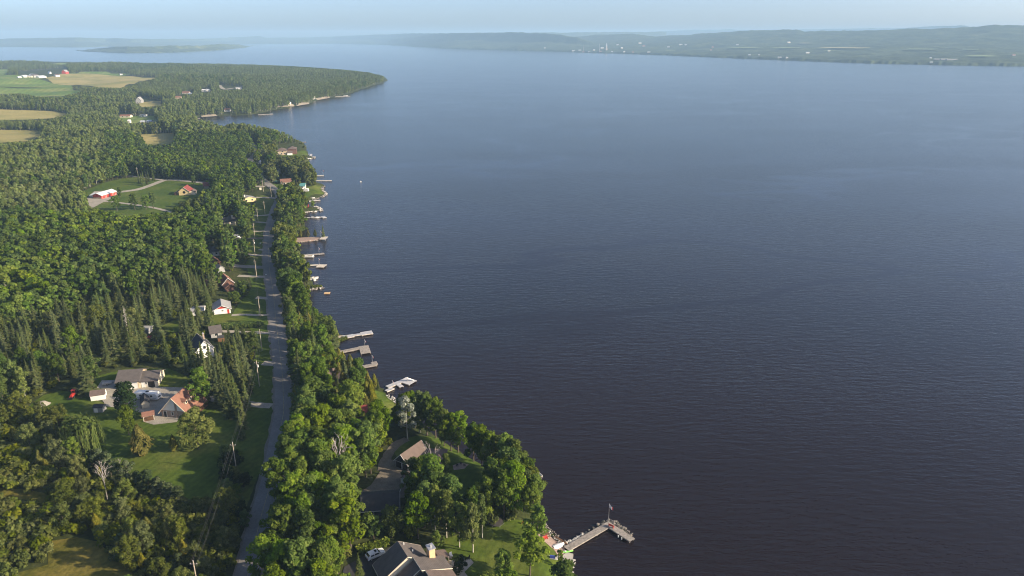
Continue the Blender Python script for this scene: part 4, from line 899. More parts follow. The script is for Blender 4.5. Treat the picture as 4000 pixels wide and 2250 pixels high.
dock('far_brown_pier', 'brown pier right of the white boathouse', [((1260,385),(1278,385),5.0)], mat='timber_brown')
dock('far_sand_pier', 'little pier under the cream shore cottage', [((1082,421),(1096,420),4.0)], mat='timber_brown')
dock('far_point_pier', 'small pier near the far point', [((1400,345),(1414,343),4.0)], mat='timber')
riprap('causeway_rocks', 'stones along the reddish stone causeway', [(1150,948),(1200,944),(1258,939)], 1.0, 'rock', 50, .5, 1.0, .2, mix='rock_light')
riprap('boulder_spit', 'pale boulders round the spit with the red shed', [(1176,832),(1215,829),(1252,825),(1254,816),(1232,808)], 2.5, 'rock_light', 110, .7, 1.6, .3, mix='rock')
riprap('point_boulders', 'pale boulders along the stone-edged point', [(1222,782),(1262,769),(1275,757),(1263,749),(1258,735),(1269,728)], 2.5, 'rock', 100, .7, 1.7, .3, mix='rock_light')
riprap('weedy_spit', 'dark rocks and weeds on the little spit near the swimming raft', [(1205,1134),(1235,1130),(1262,1124)], 2.2, 'rock', 70, .5, 1.1, .2, mix='rock_light')
riprap('slab_rock', 'big pale rock slab on the shore above the swimming raft', [(1208,1090),(1222,1098),(1226,1084)], 3.0, 'rock_light', 14, 1.5, 3.0, .2)
riprap('north_spit_rocks', 'rocks along the spit below the large brown house', [(1160,630),(1190,624),(1226,619),(1226,613)], 3.0, 'rock', 70, .8, 1.8, .3, mix='rock_light')
riprap('beach_stones', 'stones on the little beach beside the swimming raft', [(1190,1170),(1183,1150),(1200,1182),(1216,1186)], 1.5, 'rock_light', 45, .3, .7, .15)
riprap('cove_stones', 'stones round the cove of the white dock', [(1512,1545),(1530,1558),(1552,1576)], 1.6, 'rock_light', 40, .3, .8, .2)
for lab, px in [('strip of pale sand on the little beach',[(1178,1170),(1186,1150),(1196,1146),(1200,1150),(1196,1165),(1214,1180),(1210,1188)]),('sandy landing at the straight grey dock',[(1312,1312),(1340,1310),(1358,1318),(1345,1326),(1318,1322)]),('far sandy shore under the cream cottage',[(1075,418),(1120,413),(1145,411),(1150,416),(1080,425)]),
                ('pale sand edge of the far bay',[(785,455),(840,450),(850,454),(790,459)]),('far sandy spit left of the white boathouse',[(1155,409),(1185,405),(1210,403),(1208,407),(1160,415)]),('pale stone edge right of the white boathouse',[(1232,386),(1285,378),(1288,383),(1240,392)])]:
    sheet('beach', px, M['sand'], .12, lab)
def raft(name, label, u, v, w, l, mat, ang=.1, z=.35):
    p = at0(u, v); r = empty(name, (p[0],p[1],0), ang, label, 'raft')
    q = MB(); n = 8
    for i in range(n): q.box(-l/2+l*i/n, -l/2+l*(i+.9)/n, -w/2, w/2, z-.06, z)
    o = q.build('planks', M[mat], r); o['kind'] = 'stuff'
    for s in (-1,1): q = MB(); q.tube((-l/2+.2,s*w*.33,.08),(l/2-.2,s*w*.33,.08), .22, .22, 8); q.build('float', M['white'], r)
    q = MB(); q.box(-l/2,l/2,-w/2,w/2,z-.2,z-.07); q.build('frame', M['timber_brown'], r)
raft('swim_raft', 'square tan swimming raft floating off the little beach', 1278, 1147, 2.6, 2.9, 'raft')
raft('yellow_raft', 'pale yellow raft floating off the near point', 1187, 556, 3.0, 5.0, 'timber_pale')
p = at0(1409,711); b = empty('mooring_buoy', (p[0],p[1],0), 0, 'tiny white buoy alone on the open water', 'buoy'); 
q = MB(); q.tube((0,0,-.3),(0,0,.35), .55, .7, 10); q.tube((0,0,.35),(0,0,.75), .7, .25, 10); q.build('float', M['white'], b); q = MB(); q.tube((0,0,.75),(0,0,1.3), .06); q.build('mast', M['metal'], b)

# ------------------------------------------------------------------ boats
def hull(L, W, H, mat, parent, name='hull'):
    n = 9; V, Fs = [], []
    for i in range(n):
        t = i/(n-1); x = -L/2+L*t; w = W/2*(1-max(0,(t-.45)/.55)**2.2)*(.92 if i == 0 else 1); sh = H*(1+.25*t*t)
        V += [(x,-w,sh),(x,-w*.8,.12),(x,0,-.05+.25*max(0,t-.7)),(x,w*.8,.12),(x,w,sh),(x,w*.86,sh-.06),(x,0,H*.35),(x,-w*.86,sh-.06)]
    for i in range(n-1):
        for k in range(8): a, b = i*8+k, i*8+(k+1)%8; Fs.append((a, b, b+8, a+8))
    Fs += [tuple(range(7,-1,-1)), tuple(range((n-1)*8,n*8))]
    m = MB(); m.add(V, Fs); return m.build(name, mat, parent, smooth=False)
def motorboat(label, u, v, L, W, ang, z=0.0, ground=False, cover=None, mat='white'):
    p = at(u, v) if ground else at0(u, v); zz = hz(*p)+.25 if ground else z
    r = empty('motor_boat', (p[0],p[1],zz), ang, label, 'boat'); hull(L, W, .8, M[mat], r)
    q = MB(); q.add([(.1*L,-W*.36,.85),(.1*L,W*.36,.85),(.02*L,W*.32,1.35),(.02*L,-W*.32,1.35)], [(0,1,2,3)]); q.build('windscreen', M['glass'], r)
    q = MB(); q.box(-.12*L,-.02*L,-W*.3,-W*.05,.4,.95); q.box(-.12*L,-.02*L,W*.05,W*.3,.4,.95); q.build('seats', M[cover or 'tan'], r)
    q = MB(); q.box(-L/2-.35,-L/2,-.2,.2,.1,1.15); q.build('outboard_motor', M['black'], r); return r
motorboat('white motor boat moored at the thin dock with a square end', 1232, 852, 6.0, 2.2, .05)
motorboat('white boat pulled up at the narrow white dock', 1218, 776, 5.0, 1.9, .1)
motorboat('white boat on the lift by the northern rock spit', 1203, 621, 6.5, 2.4, .15)
motorboat('white boat lying at the far white pier', 1350, 374, 9.0, 3.0, .1)
motorboat('dark boat anchored near the far point', 1405, 349, 8.0, 3.0, .0, mat='car_dark')
motorboat('small boat at the head of the bay', 757, 460, 7.0, 2.4, .1)
# pontoon boat
p = at0(1201,1005); pb = empty('pontoon_boat', (p[0],p[1],0), .02, 'cream pontoon boat with dark canopy beside the long grey dock', 'boat')
for s in (-1,1): q = MB(); q.tube((-3.6,s*.85,.15),(3.3,s*.85,.15), .33, .33, 10); q.tube((3.3,s*.85,.15),(3.9,s*.85,.25), .33, .05, 10); q.build('pontoon', M['metal'], pb)
q = MB(); q.box(-3.7,3.5,-1.25,1.25,.45,.55); q.build('deck', M['tan'], pb)
q = MB()
for y in (-1.2,1.2): q.box(-3.6,3.3,y-.03,y+.03,.56,1.25)
q.box(3.27,3.33,-1.2,1.2,.56,1.25); q.box(-3.63,-3.57,-1.2,1.2,.56,1.25); q.build('railing', M['white'], pb)
q = MB(); q.slab([(-2.6,-1.2,2.4),(.3,-1.2,2.4),(.3,1.2,2.4),(-2.6,1.2,2.4)], .12); cn = q.build('canopy', M['black'], pb)
q = MB()
for x in (-2.5,.2):
    for y in (-1.15,1.15): q.tube((x,y,.55),(x,y,2.3), .03)
q.build('canopy_frame', M['metal'], cn); q = MB(); q.box(-3.2,-1.6,-1.1,-.5,.56,1.0); q.box(.8,3.0,-1.1,-.5,.56,1.0); q.box(.8,3.0,.5,1.1,.56,1.0); q.build('seats', M['tan'], pb)
# dinghy, kayak, jet ski on the landing
p = at(2182,2137); dg = empty('dinghy', (p[0],p[1],hz(*p)+.15), .55, 'upturned white dinghy on the gravel landing', 'boat'); o = hull(3.2, 1.4, .55, M['white'], dg); o.rotation_euler = (math.pi,0,0); o.location = (0,0,.7)
p = at(2213,2158); ky = empty('kayak', (p[0],p[1],hz(*p)+.1), .22, 'lime green kayak at the root of the L-shaped dock', 'kayak')
q = MB(); V, Fs = [], []
for i in range(11):
    t = i/10; x = -1.7+3.4*t; w = .36*math.sin(math.pi*(.04+.92*t))**.6
    V += [(x,-w,.22),(x,-w*.6,.02),(x,w*.6,.02),(x,w,.22),(x,0,.36)]
for i in range(10):
    for k in range(5): a, b = i*5+k, i*5+(k+1)%5; Fs.append((a,b,b+5,a+5))
q.add(V, Fs+[(4,3,2,1,0),(50,51,52,53,54)]); q.build('hull', M['green_plastic'], ky)
q = MB(); q.tube((-.3,0,.33),(-.3,0,.40), .26, .26, 10); q.build('cockpit', M['white'], ky)
p = at(2166,2186); js = empty('jet_ski', (p[0],p[1],hz(*p)+.15), -.15, 'blue and white jet ski parked on the grass by the boat ramp', 'jet ski'); hull(2.9, 1.15, .5, M['white'], js)
q = MB(); q.prism([(-.28,.4),(.28,.4),(.2,.95),(-.2,.95)], -1.1, .2); q.build('seat', M['blue_plastic'], js)
q = MB(); q.prism([(-.4,.4),(.4,.4),(.15,1.0),(-.15,1.0)], .22, .9); q.build('cowl', M['white'], js); q = MB(); q.tube((.3,-.45,1.1),(.3,.45,1.1), .04); q.build('handlebar', M['black'], js)
# ------------------------------------------------------------------ trees: prototypes
def mesh_from(name, V, Fs, T, mats, MI=None):
    me = bpy.data.meshes.new(name); me.from_pydata(V, [], Fs)
    a = me.attributes.new('tint', 'FLOAT', 'POINT'); a.data.foreach_set('value', np.clip(np.array(T, np.float32), 0, 1))
    for m in mats: me.materials.append(m)
    if MI: me.polygons.foreach_set('material_index', MI)
    me.update(); return me
def rnd_dir(r):
    z = r.uniform(-1, 1); a = r.uniform(0, 6.2832); s = math.sqrt(1-z*z); return Vector((s*math.cos(a), s*math.sin(a), z))
class Leafy:
    def __init__(s, seed): s.r = random.Random(seed); s.V = []; s.F = []; s.T = []
    def quad(s, p, n, w, h, t, roll=None):
        r = s.r; n = n.normalized(); u = n.cross(Vector((0,0,1)))
        u = Vector((1,0,0)) if u.length < .05 else u.normalized(); v = n.cross(u)
        a = r.uniform(0, 6.28) if roll is None else roll; c, d = math.cos(a), math.sin(a); u, v = u*c+v*d, v*c-u*d
        b = len(s.V)
        s.V += [tuple(p-u*w-v*h*.3), tuple(p-v*h), tuple(p+u*w+v*h*.2), tuple(p+v*h)]
        s.F.append((b, b+1, b+2, b+3)); s.T += [t]*4
    def lobe(s, c, R, flat, n, leaf, t0, up=.35):
        r = s.r
        for _ in range(n):
            d = rnd_dir(r)
            if d.z < -.35 and r.random() < .6: d.z = -d.z
            k = R*r.uniform(.45, 1.0)**.6*r.choice((1,1,1,1.2)); p = c + Vector((d.x*k, d.y*k, d.z*k*flat))
            nn = d*.8 + rnd_dir(r)*.6 + Vector((0,0,up))
            sz = leaf*r.uniform(.6, 1.25); s.quad(p, nn, sz*.75, sz, t0 + r.uniform(-.28,.28) + d.z*.0)
    def mesh(s, name, mats): return mesh_from(name, s.V, s.F, s.T, mats)
def broad_crown(seed, H, R, zb, nl, nleaf, leaf, mat, flat=.85, top=1.0, lr=(.21,.36)):
    L = Leafy(seed); r = L.r; per = nleaf//nl
    for i in range(nl):
        z = zb + (H-zb)*((i+.5)/nl)**.85; f = (z-zb)/(H-zb)
        env = R*math.sin(math.pi*(.16+.80*f*top))**.7*r.uniform(.8,1.2)
        a = i*2.399 + r.uniform(-.5,.5); k = env*r.uniform(.15,.95) if i < nl-1 else 0
        rl = R*r.uniform(*lr)*(.85 if f > .8 else 1)
        L.lobe(Vector((math.cos(a)*k, math.sin(a)*k, min(z, H-rl*flat))), rl, flat, per, leaf, r.uniform(.3,.7))
    return L.mesh('crown', [mat])
def trunk_mesh(seed, H, r0, zb, mat, limbs=5, R=3.0):
    r = random.Random(seed); m = MB(); p = Vector((0,0,-.4)); n = 5; pts = []
    for i in range(n+1):
        pts.append(Vector((r.uniform(-.15,.15)*i*.3, r.uniform(-.15,.15)*i*.3, -.4 + (H*.8+.4)*i/n)))
    for i in range(n): m.tube(pts[i], pts[i+1], r0*(1-.8*i/n), r0*(1-.8*(i+1)/n), 6)
    for k in range(limbs):
        f = r.uniform(.35,.75); b = Vector((0,0,H*.8*f)); a = k*2.4+r.uniform(-.4,.4); L = R*r.uniform(.5,.8)
        m.tube(b, b+Vector((math.cos(a)*L, math.sin(a)*L, L*r.uniform(.5,1.0))), r0*.35, r0*.1, 4)
    return m.mesh('trunk', mat)
def spruce_crown(seed, H, R, mat, step=.42, nb=7, zb=.06, sparse=0.0, width=.36, droop=.30):
    L = Leafy(seed); r = L.r; z = zb*H; V, Fs, T = L.V, L.F, L.T
    bulge = [r.uniform(.78,1.15) for _ in range(60)]; k = 0
    while z < H*.985:
        f = z/H; rad = R*min(1, (1-f)**.82*1.02)*bulge[k % 60]; k += 1
        for b in range(max(4, int(nb*(.6+.6*(1-f))))):
            if r.random() < sparse: continue
            a = r.uniform(0, 6.283); Lb = max(.28, rad*r.uniform(.68,1.12)); zz = z + r.uniform(-.2,.2)
            d = Vector((math.cos(a), math.sin(a), 0)); s = Vector((-d.y, d.x, 0)); dr = droop*r.uniform(.6,1.4)*(1-.6*f)
            w = width*(.35+Lb*.30)*r.uniform(.8,1.2)
            p0 = d*(.05*Lb)+Vector((0,0,zz)); p1 = d*(.55*Lb)+Vector((0,0,zz-dr*Lb*.55)); p2 = d*Lb+Vector((0,0,zz-dr*Lb*.78))
            t = r.uniform(.1,.8); tl = r.uniform(-.25,.25); q = Vector((0,0,tl*w))
            b0 = len(V); V += [tuple(p0-s*w*.25), tuple(p0+s*w*.25), tuple(p1-s*w-q), tuple(p1+s*w+q), tuple(p2-s*w*.18), tuple(p2+s*w*.18+q*.3)]
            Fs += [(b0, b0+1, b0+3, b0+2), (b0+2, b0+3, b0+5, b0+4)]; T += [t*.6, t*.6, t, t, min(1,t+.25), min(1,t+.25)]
            if Lb > .8:                                     # side sprays
                for sg in (-1, 1):
                    e = p1 + s*sg*w*1.0 + d*Lb*.25 + Vector((0,0,-dr*Lb*.25+r.uniform(-.1,.12)))
                    b0 = len(V); V += [tuple(p1*.7+p0*.3), tuple(p1*.4+p2*.6), tuple(e+s*sg*w*.5)]
                    Fs.append((b0, b0+1, b0+2)); T += [t*.7, t, min(1,t+.3)]
        z += step*(.75+.5*(1-f))*r.uniform(.85,1.15)
    for i in range(9):                                        # ragged dark cone shells added inside the crown to block the light
        f0, f1 = .04+.105*i, .04+.105*(i+1); ra, rb = R*.52*(1-f0)**.85, R*.52*(1-f1)**.85*.7
        b0 = len(V); n = 8
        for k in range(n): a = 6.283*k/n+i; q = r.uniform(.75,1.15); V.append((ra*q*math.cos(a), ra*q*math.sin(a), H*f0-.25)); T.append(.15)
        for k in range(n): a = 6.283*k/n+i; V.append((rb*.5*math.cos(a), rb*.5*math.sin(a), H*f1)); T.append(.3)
        Fs += [(b0+k, b0+(k+1) % n, b0+n+(k+1) % n, b0+n+k) for k in range(n)]
    return L.mesh('crown', [mat])
def cedar_crown(seed, H, R, mat, n=900, leaf=.42, zb=.02, belly=.35):
    L = Leafy(seed); r = L.r
    for _ in range(n):
        f = r.random()**.85; z = H*(zb+(1-zb)*f); a = r.uniform(0,6.283)
        rad = R*(min(1, f/belly)**.5)*(1-max(0,f-belly)/(1-belly))**.75*(1+.18*math.sin(a*3+f*9)+.12*math.sin(a*5-f*13))
        k = rad*r.uniform(.72,1.08); d = Vector((math.cos(a), math.sin(a), 0))
        L.quad(d*k+Vector((0,0,z)), d+Vector((0,0,.7))+rnd_dir(r)*.5, leaf*.45*r.uniform(.6,1.2), leaf*r.uniform(.7,1.3), .5+.3*math.sin(a*3+f*9)*.6+r.uniform(-.3,.3), roll=r.uniform(-.5,.5))
    return L.mesh('crown', [mat])
def shrub_crown(seed, H, R, mat, nl=9, n=520, leaf=.34):
    L = Leafy(seed); r = L.r
    for i in range(nl):
        a = i*2.4+r.uniform(-.5,.5); k = R*.62*math.sqrt((i+.3)/nl); rl = R*r.uniform(.34,.52); z = max(rl*.55, H*r.uniform(.45,.95)-rl)
        L.lobe(Vector((math.cos(a)*k, math.sin(a)*k, z)), rl, 1.0, n//nl, leaf, r.uniform(.25,.75))
    return L.mesh('crown', [mat])
def willow_crown(seed, H, R, mat):
    L = Leafy(seed); r = L.r
    for i in range(10):
        a = i*2.4; k = R*.5*math.sqrt(i/10); L.lobe(Vector((math.cos(a)*k, math.sin(a)*k, H*r.uniform(.62,.86))), R*.38, .8, 90, .5, r.uniform(.3,.7))
    for i in range(240):                                     # hanging curtains
        a = r.uniform(0,6.283); k = R*r.uniform(.55,1.05); z = H*r.uniform(.45,.9)*(1.1-.25*k/R); ln = r.uniform(.25,.55)*H
        d = Vector((math.cos(a), math.sin(a), 0)); t = r.uniform(.2,.9)
        for j in range(5):
            p = d*(k+.04*j*R*.3)+Vector((r.uniform(-.1,.1), r.uniform(-.1,.1), max(.3, z-ln*j/5)))
            L.quad(p, d+rnd_dir(r)*.3, .22, ln/5*.75, t+r.uniform(-.15,.15), roll=r.uniform(-.15,.15))
    return L.mesh('crown', [mat])
def dead_mesh(seed, H, mat, spread=.5, conifer=False):
    r = random.Random(seed); m = MB(); m.tube((0,0,-.3), (r.uniform(-.3,.3), r.uniform(-.3,.3), H), .16, .03, 5)
    if conifer:
        for i in range(90):
            z = H*r.uniform(.15,.97); L = H*.17*(1-z/H)**.7*r.uniform(.5,1.1)+.15; a = r.uniform(0,6.28)
            m.tube((0,0,z), (math.cos(a)*L, math.sin(a)*L, z-L*.25), .05, .025, 3)
    else:
        def br(p, d, L, rad, dep):
            q = p + d*L; m.tube(p, q, rad, rad*.55, 4 if dep < 2 else 3)
            if dep < 3:
                for _ in range(3 if dep else 4): br(p+d*L*r.uniform(.55,1), (d+rnd_dir(r)*.75+Vector((0,0,.25))).normalized(), L*r.uniform(.5,.75), rad*.6, dep+1)
        for k in range(6): br(Vector((0,0,H*r.uniform(.3,.75))), (rnd_dir(r)*spread+Vector((0,0,.9))).normalized(), H*r.uniform(.18,.28), .085, 1)
    return m.mesh('branches', mat)

# kind -> list of (crown mesh, trunk mesh, nominal height)
PROTO = {}
def add_proto(kind, crown, trunk, H): PROTO.setdefault(kind, []).append((crown, trunk, H))
for k in range(10):
    kind = 'bright' if k % 2 == 0 else 'deep'; q = k//2
    add_proto(kind, broad_crown(100+k, 15, (4.1,3.4,4.7,3.8,4.4)[q], (3.6,2.4,4.4,3.0,5.0)[q], (30,26,36,24,32)[q], 3000, .34, LEAF[kind], flat=(.85,1.1,.75,1.0,.8)[q], lr=((.21,.36),(.24,.40),(.18,.30),(.26,.42),(.20,.32))[q]), trunk_mesh(k, 14, .26, 4, M['bark']), 15)
for k in range(3): add_proto('olive', broad_crown(120+k, 13, 4.3, 2.0, 30, 2700, .34, LEAF['olive'], flat=1.0), trunk_mesh(20+k, 12, .24, 3, M['bark']), 13)
for k in range(3): add_proto('poplar', broad_crown(130+k, 16, 2.7, 4.0, 22, 2000, .34, LEAF['poplar'], flat=1.2, lr=(.26,.42)), trunk_mesh(30+k, 15, .20, 5, M['bark_pale'], R=1.8), 16)
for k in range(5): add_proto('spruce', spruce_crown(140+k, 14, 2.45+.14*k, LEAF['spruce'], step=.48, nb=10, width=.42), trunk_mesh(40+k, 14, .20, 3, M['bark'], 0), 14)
for k in range(3): add_proto('cedar', cedar_crown(150+k, 9, 1.75, LEAF['cedar'], 1000), trunk_mesh(50+k, 8, .16, 3, M['bark'], 0), 9)
for k in range(4): add_proto('shrub', shrub_crown(160+k, 3.4, 2.2, LEAF['shrub']), trunk_mesh(60+k, 2.2, .08, .5, M['bark'], 4, 1.5), 3.4)
for k in range(3): add_proto('pine', broad_crown(170+k, 11, 2.9, 1.6, 17, 1300, .40, LEAF['pine'], flat=.45, lr=(.34,.5), top=1.05), trunk_mesh(70+k, 11, .2, 3, M['bark'], 5), 11)
add_proto('silver', broad_crown(180, 14, 3.2, 3.2, 16, 1200, .42, LEAF['silver'], lr=(.24,.36)), trunk_mesh(80, 14, .22, 3, M['bark_pale'], 7), 14)
add_proto('willow', willow_crown(181, 11, 5.2, LEAF['willow']), trunk_mesh(81, 9, .35, 3, M['bark'], 6), 11)
add_proto('dark', broad_crown(182, 11, 4.6, 1.6, 22, 2200, .40, LEAF['dark'], lr=(.3,.42)), trunk_mesh(82, 10, .3, 2, M['bark'], 6), 11)
add_proto('autumn', broad_crown(183, 10, 3.0, 2, 12, 1100, .40, LEAF['autumn']), trunk_mesh(83, 9, .2, 2, M['bark']), 10)
for k in range(3): PROTO.setdefault('dead', []).append((dead_mesh(190+k, 11, M['dead_wood']), None, 11))
PROTO['dead_spruce'] = [(dead_mesh(195, 15, M['dead_wood'], conifer=True), None, 15)]
# coarser look-alikes for the massed woods farther off
FAR = {}
def add_far(kind, crown, trunk, H):
    vs = [tuple(v.co) for v in crown.vertices]; fs = [tuple(p.vertices) for p in crown.polygons]; T = [d.value for d in crown.attributes['tint'].data]
    n = len(vs); mi = [0]*len(fs); vs += [tuple(v.co) for v in trunk.vertices]; f2 = [tuple(n+i for i in p.vertices) for p in trunk.polygons]
    me = mesh_from('massed_tree', vs, fs+f2, T+[.5]*len(trunk.vertices), [crown.materials[0], trunk.materials[0]], mi+[1]*len(f2))
    FAR.setdefault(kind, []).append((me, H))
def slim(seed, H, mat): m = MB(); m.tube((0,0,-.4), (0,0,H*.7), .17, .06, 4); return m.mesh('trunk', mat)
for k in range(3):
    add_far('bright', broad_crown(200+k, 15, 4.0, 3.2, 20, 640, .76, LEAF['bright']), slim(k, 15, M['bark']), 15)
    add_far('deep', broad_crown(210+k, 15, 4.0, 3.2, 20, 640, .76, LEAF['deep']), slim(k, 15, M['bark']), 15)
    add_far('olive', broad_crown(220+k, 13, 4.1, 2.2, 13, 620, .72, LEAF['olive'], flat=1.0), slim(k, 13, M['bark']), 13)
    add_far('poplar', broad_crown(230+k, 16, 2.8, 3.5, 11, 480, .78, LEAF['aspen'], flat=1.2, lr=(.34,.5)), slim(k, 16, M['bark_pale']), 16)
    add_far('spruce', spruce_crown(240+k, 15, 3.0, LEAF['spruce_dim' if k else 'spruce'], step=.75, nb=6, width=.55), slim(k, 15, M['bark']), 15)
    add_far('shrub', shrub_crown(250+k, 3.4, 2.2, LEAF['shrub'], n=300, leaf=.46), slim(k, 1.5, M['bark']), 3.4)
for k in range(2): add_far('cedar', cedar_crown(260+k, 9, 1.8, LEAF['cedar'], 420, .62), slim(k, 9, M['bark']), 9)

KIND_WORDS = {'bright': ('broadleaf_tree','bright green broadleaf tree','tree'), 'deep': ('broadleaf_tree','deep green broadleaf tree','tree'),
  'olive': ('broadleaf_tree','olive broadleaf tree','tree'), 'poplar': ('poplar_tree','slender poplar','tree'),
  'spruce': ('spruce_tree','pointed olive spruce','conifer'), 'cedar': ('cedar_tree','narrow yellow-green cedar','conifer'),
  'shrub': ('shrub','olive-gold bushy shrub','shrub'), 'pine': ('pine_tree','shaggy grey-green pine','conifer'), 'dead': ('dead_tree','bare grey dead tree','tree'),
  'silver': ('poplar_tree','silvery white-leaved poplar','tree'), 'dark': ('broadleaf_tree','dense dark green tree','tree'), 'willow': ('willow_tree','weeping willow','tree'),
  'autumn': ('broadleaf_tree','rusty yellow-leaved tree','tree'), 'dead_spruce': ('dead_tree','bare pale dead spruce','tree')}
_tn = [0]
def tree(kind, x, y, H, label, group=None, z=None, pi=None, wide=1.0):
    P = PROTO[kind]; c, t, h0 = P[_tn[0] % len(P) if pi is None else pi]; _tn[0] += 1
    nm, _, cat = KIND_WORDS[kind]
    z = max(0.05, hz(x, y)) if z is None else z
    o = empty(nm, (x, y, z), random.uniform(0, 6.283), label, cat, group)
    s = H/h0; o.scale = (s*wide*random.uniform(.9,1.1), s*wide*random.uniform(.9,1.1), s)
    if t: link_mesh('trunk', t, o); link_mesh('crown', c, o)
    else: link_mesh('branches', c, o)
    return o
def lone(kind, u, v, H, label, **k):
    p = at(u, v); SPECIAL.append((p[0], p[1], k.pop('clear', 3.0))); return tree(kind, p[0], p[1], H, label, **k)
# single trees one can point to
lone('willow', 335, 1765, 12.5, 'weeping yellow-green willow at the left edge of the big lawn', clear=6)
lone('cedar', 556, 1778, 10.0, 'big rounded cedar standing alone in the big shaded lawn', wide=1.45)
lone('cedar', 682, 1763, 5.6, 'small lone cedar in the middle of the big shaded lawn', wide=1.1)
lone('bright', 505, 1700, 10.5, 'round bright green tree in front of the dense dark tree', clear=4)
lone('dark', 507, 1628, 12, 'dense dark round tree in front of the long garage', clear=5)
lone('olive', 775, 1755, 13.5, 'spreading light green tree right of the red-brown house gable', clear=5, wide=1.05)
lone('silver', 1592, 1715, 15, 'silvery white poplar behind the twin-door garage lawn', clear=4)
lone('bright', 2188, 2218, 5.2, 'small sapling by the concrete boat ramp', clear=2, wide=.75)
lone('dark', 1795, 2240, 4.6, 'round clipped dark shrub tree on the terrace by the fence', clear=3, wide=1.0)
lone('deep', 1708, 2163, 6.5, 'small round tree behind the orange chimney', clear=3)
lone('poplar', 1848, 2158, 14, 'tall leafy poplar on the lawn behind the round shrub tree', clear=3)
lone('poplar', 1795, 2138, 13, 'forked poplar with pale trunk beside the tall poplar', clear=3)
lone('poplar', 1884, 2103, 13, 'white-trunked poplar at the far edge of the sunlit lawn', clear=3, wide=.8)
lone('bright', 1965, 2275, 9.0, 'bushy bright tree at the lower end of the sunlit lawn', clear=3)
lone('bright', 2070, 2250, 13, 'broad bright tree beside the jet ski', clear=4)
lone('bright', 2100, 2120, 11, 'bright tree behind the picnic patio', clear=3)
lone('spruce', 1408, 2285, 9, 'small spruce at the edge of the dark driveway', clear=3)
lone('dead', 1335, 1905, 14, 'grey leafless tree among the bright roadside trees', pi=0)
lone('dead', 1160, 2030, 11, 'pale bare dead tree above the bottom road bend', pi=1)
lone('dead', 1262, 1730, 9, 'bare grey tree between the road and the red-brown cottage roof', pi=2)
lone('dead', 1690, 1885, 11, 'half-dead grey tree in front of the grey cottage', pi=1)
lone('dead', 420, 1950, 10, 'big forked bare tree in the thicket below the big lawn', pi=0)
lone('dead', 478, 1880, 7, 'small pinkish bare trunk at the lower lawn edge', pi=2)
lone('dead_spruce', 512, 1352, 17, 'bare pale dead spruce left of the red car')
lone('dead', 40, 1215, 12, 'tall bare grey dead tree at the frame edge wood', pi=2)
lone('dead', 62, 1210, 11, 'second bare grey dead tree beside the frame edge wood', pi=1)
lone('spruce', 742, 1266, 13, 'left spruce in front of the half-hidden white shed', clear=2)
lone('spruce', 778, 1262, 14, 'right spruce in front of the half-hidden white shed', clear=2)
lone('spruce', 345, 1540, 14, 'single broad spruce right of the red tractor', clear=4, wide=1.25)
lone('bright', 300, 1815, 9, 'bright green tree below the willow', clear=3)
for k, (kd, u, v, hh) in enumerate([('poplar',1640,1690,15),('deep',1668,1700,15),('deep',1702,1712,14),('bright',1736,1742,13),('bright',1762,1762,13),('bright',1790,1768,14),('deep',1850,1803,13),('bright',1882,1822,14),('bright',1915,1838,13),('olive',1945,1850,12),('bright',1975,1868,14),('bright',2005,1885,14),('olive',1960,1905,11),('bright',2035,1915,12),('deep',2060,1935,12),('olive',2080,1965,11),('bright',2085,2005,12),('deep',2045,1985,12),('bright',2020,1960,12)]):
    p_ = at(u, v); SPECIAL.append((p_[0], p_[1], 3)); tree(kd, p_[0], p_[1], hh, f'{KIND_WORDS[kd][1]} in the shore row beyond the dark garage lawn' if k < 10 else f'{KIND_WORDS[kd][1]} in the shore clump near the pale wooden deck', 'shore row trees beyond the garage lawn' if k < 10 else 'shore clump trees near the deck')
for k, (kd, u, v, hh) in enumerate([('deep',1618,1912,10),('bright',1645,1930,11),('bright',1600,1972,9),('bright',1628,1990,10),('olive',1668,1925,9),('poplar',1742,1880,9),('olive',1532,2100,9),('poplar',1700,2080,14),('poplar',1745,2100,14),('deep',1660,2060,13),('deep',1760,2040,14)]):
    p_ = at(u, v); SPECIAL.append((p_[0], p_[1], 3)); tree(kd, p_[0], p_[1], hh, f'{KIND_WORDS[kd][1]} in the screen right of the twin-door garage' if k < 6 else f'{KIND_WORDS[kd][1]} between the slate-roofed garage and the multi-gabled house', 'screen trees by the twin-door garage' if k < 6 else 'trees behind the multi-gabled house')
for k, (u, v, hh) in enumerate([(790,1500,14),(812,1520,15),(838,1540,15),(862,1512,16),(885,1545,15),(858,1572,14),(905,1575,15),(880,1600,13),(925,1605,14),(902,1632,13),(940,1640,13),(952,1675,12),(945,1715,10),(915,1480,15),(940,1500,14),(960,1545,13),(890,1470,15),(965,1600,11),(830,1480,15),(800,1470,14),(930,1440,14),(955,1460,13)]):
    p_ = at(u, v); SPECIAL.append((p_[0], p_[1], 2.5)); tree('spruce', p_[0], p_[1], hh, ('tall' if hh > 14 else 'shorter') + ' olive spruce in the row screening the red-brown house from the road', 'spruces screening the red-brown house')
for k, (kd, u, v, hh) in enumerate([('deep',880,1795,5),('dark',905,1835,6),('deep',935,1810,4.5),('dark',895,1885,5),('deep',868,1852,4),('olive',925,1880,4.5),('deep',890,1935,5),('deep',930,1940,4),('dark',955,1900,4),('deep',960,2060,5),('dark',935,2020,5)]):
    p_ = at(u, v); SPECIAL.append((p_[0], p_[1], 2)); tree(kd, p_[0], p_[1], hh, 'low dark bushy tree in the strip under the power line', 'bushy trees under the power line', wide=1.3)
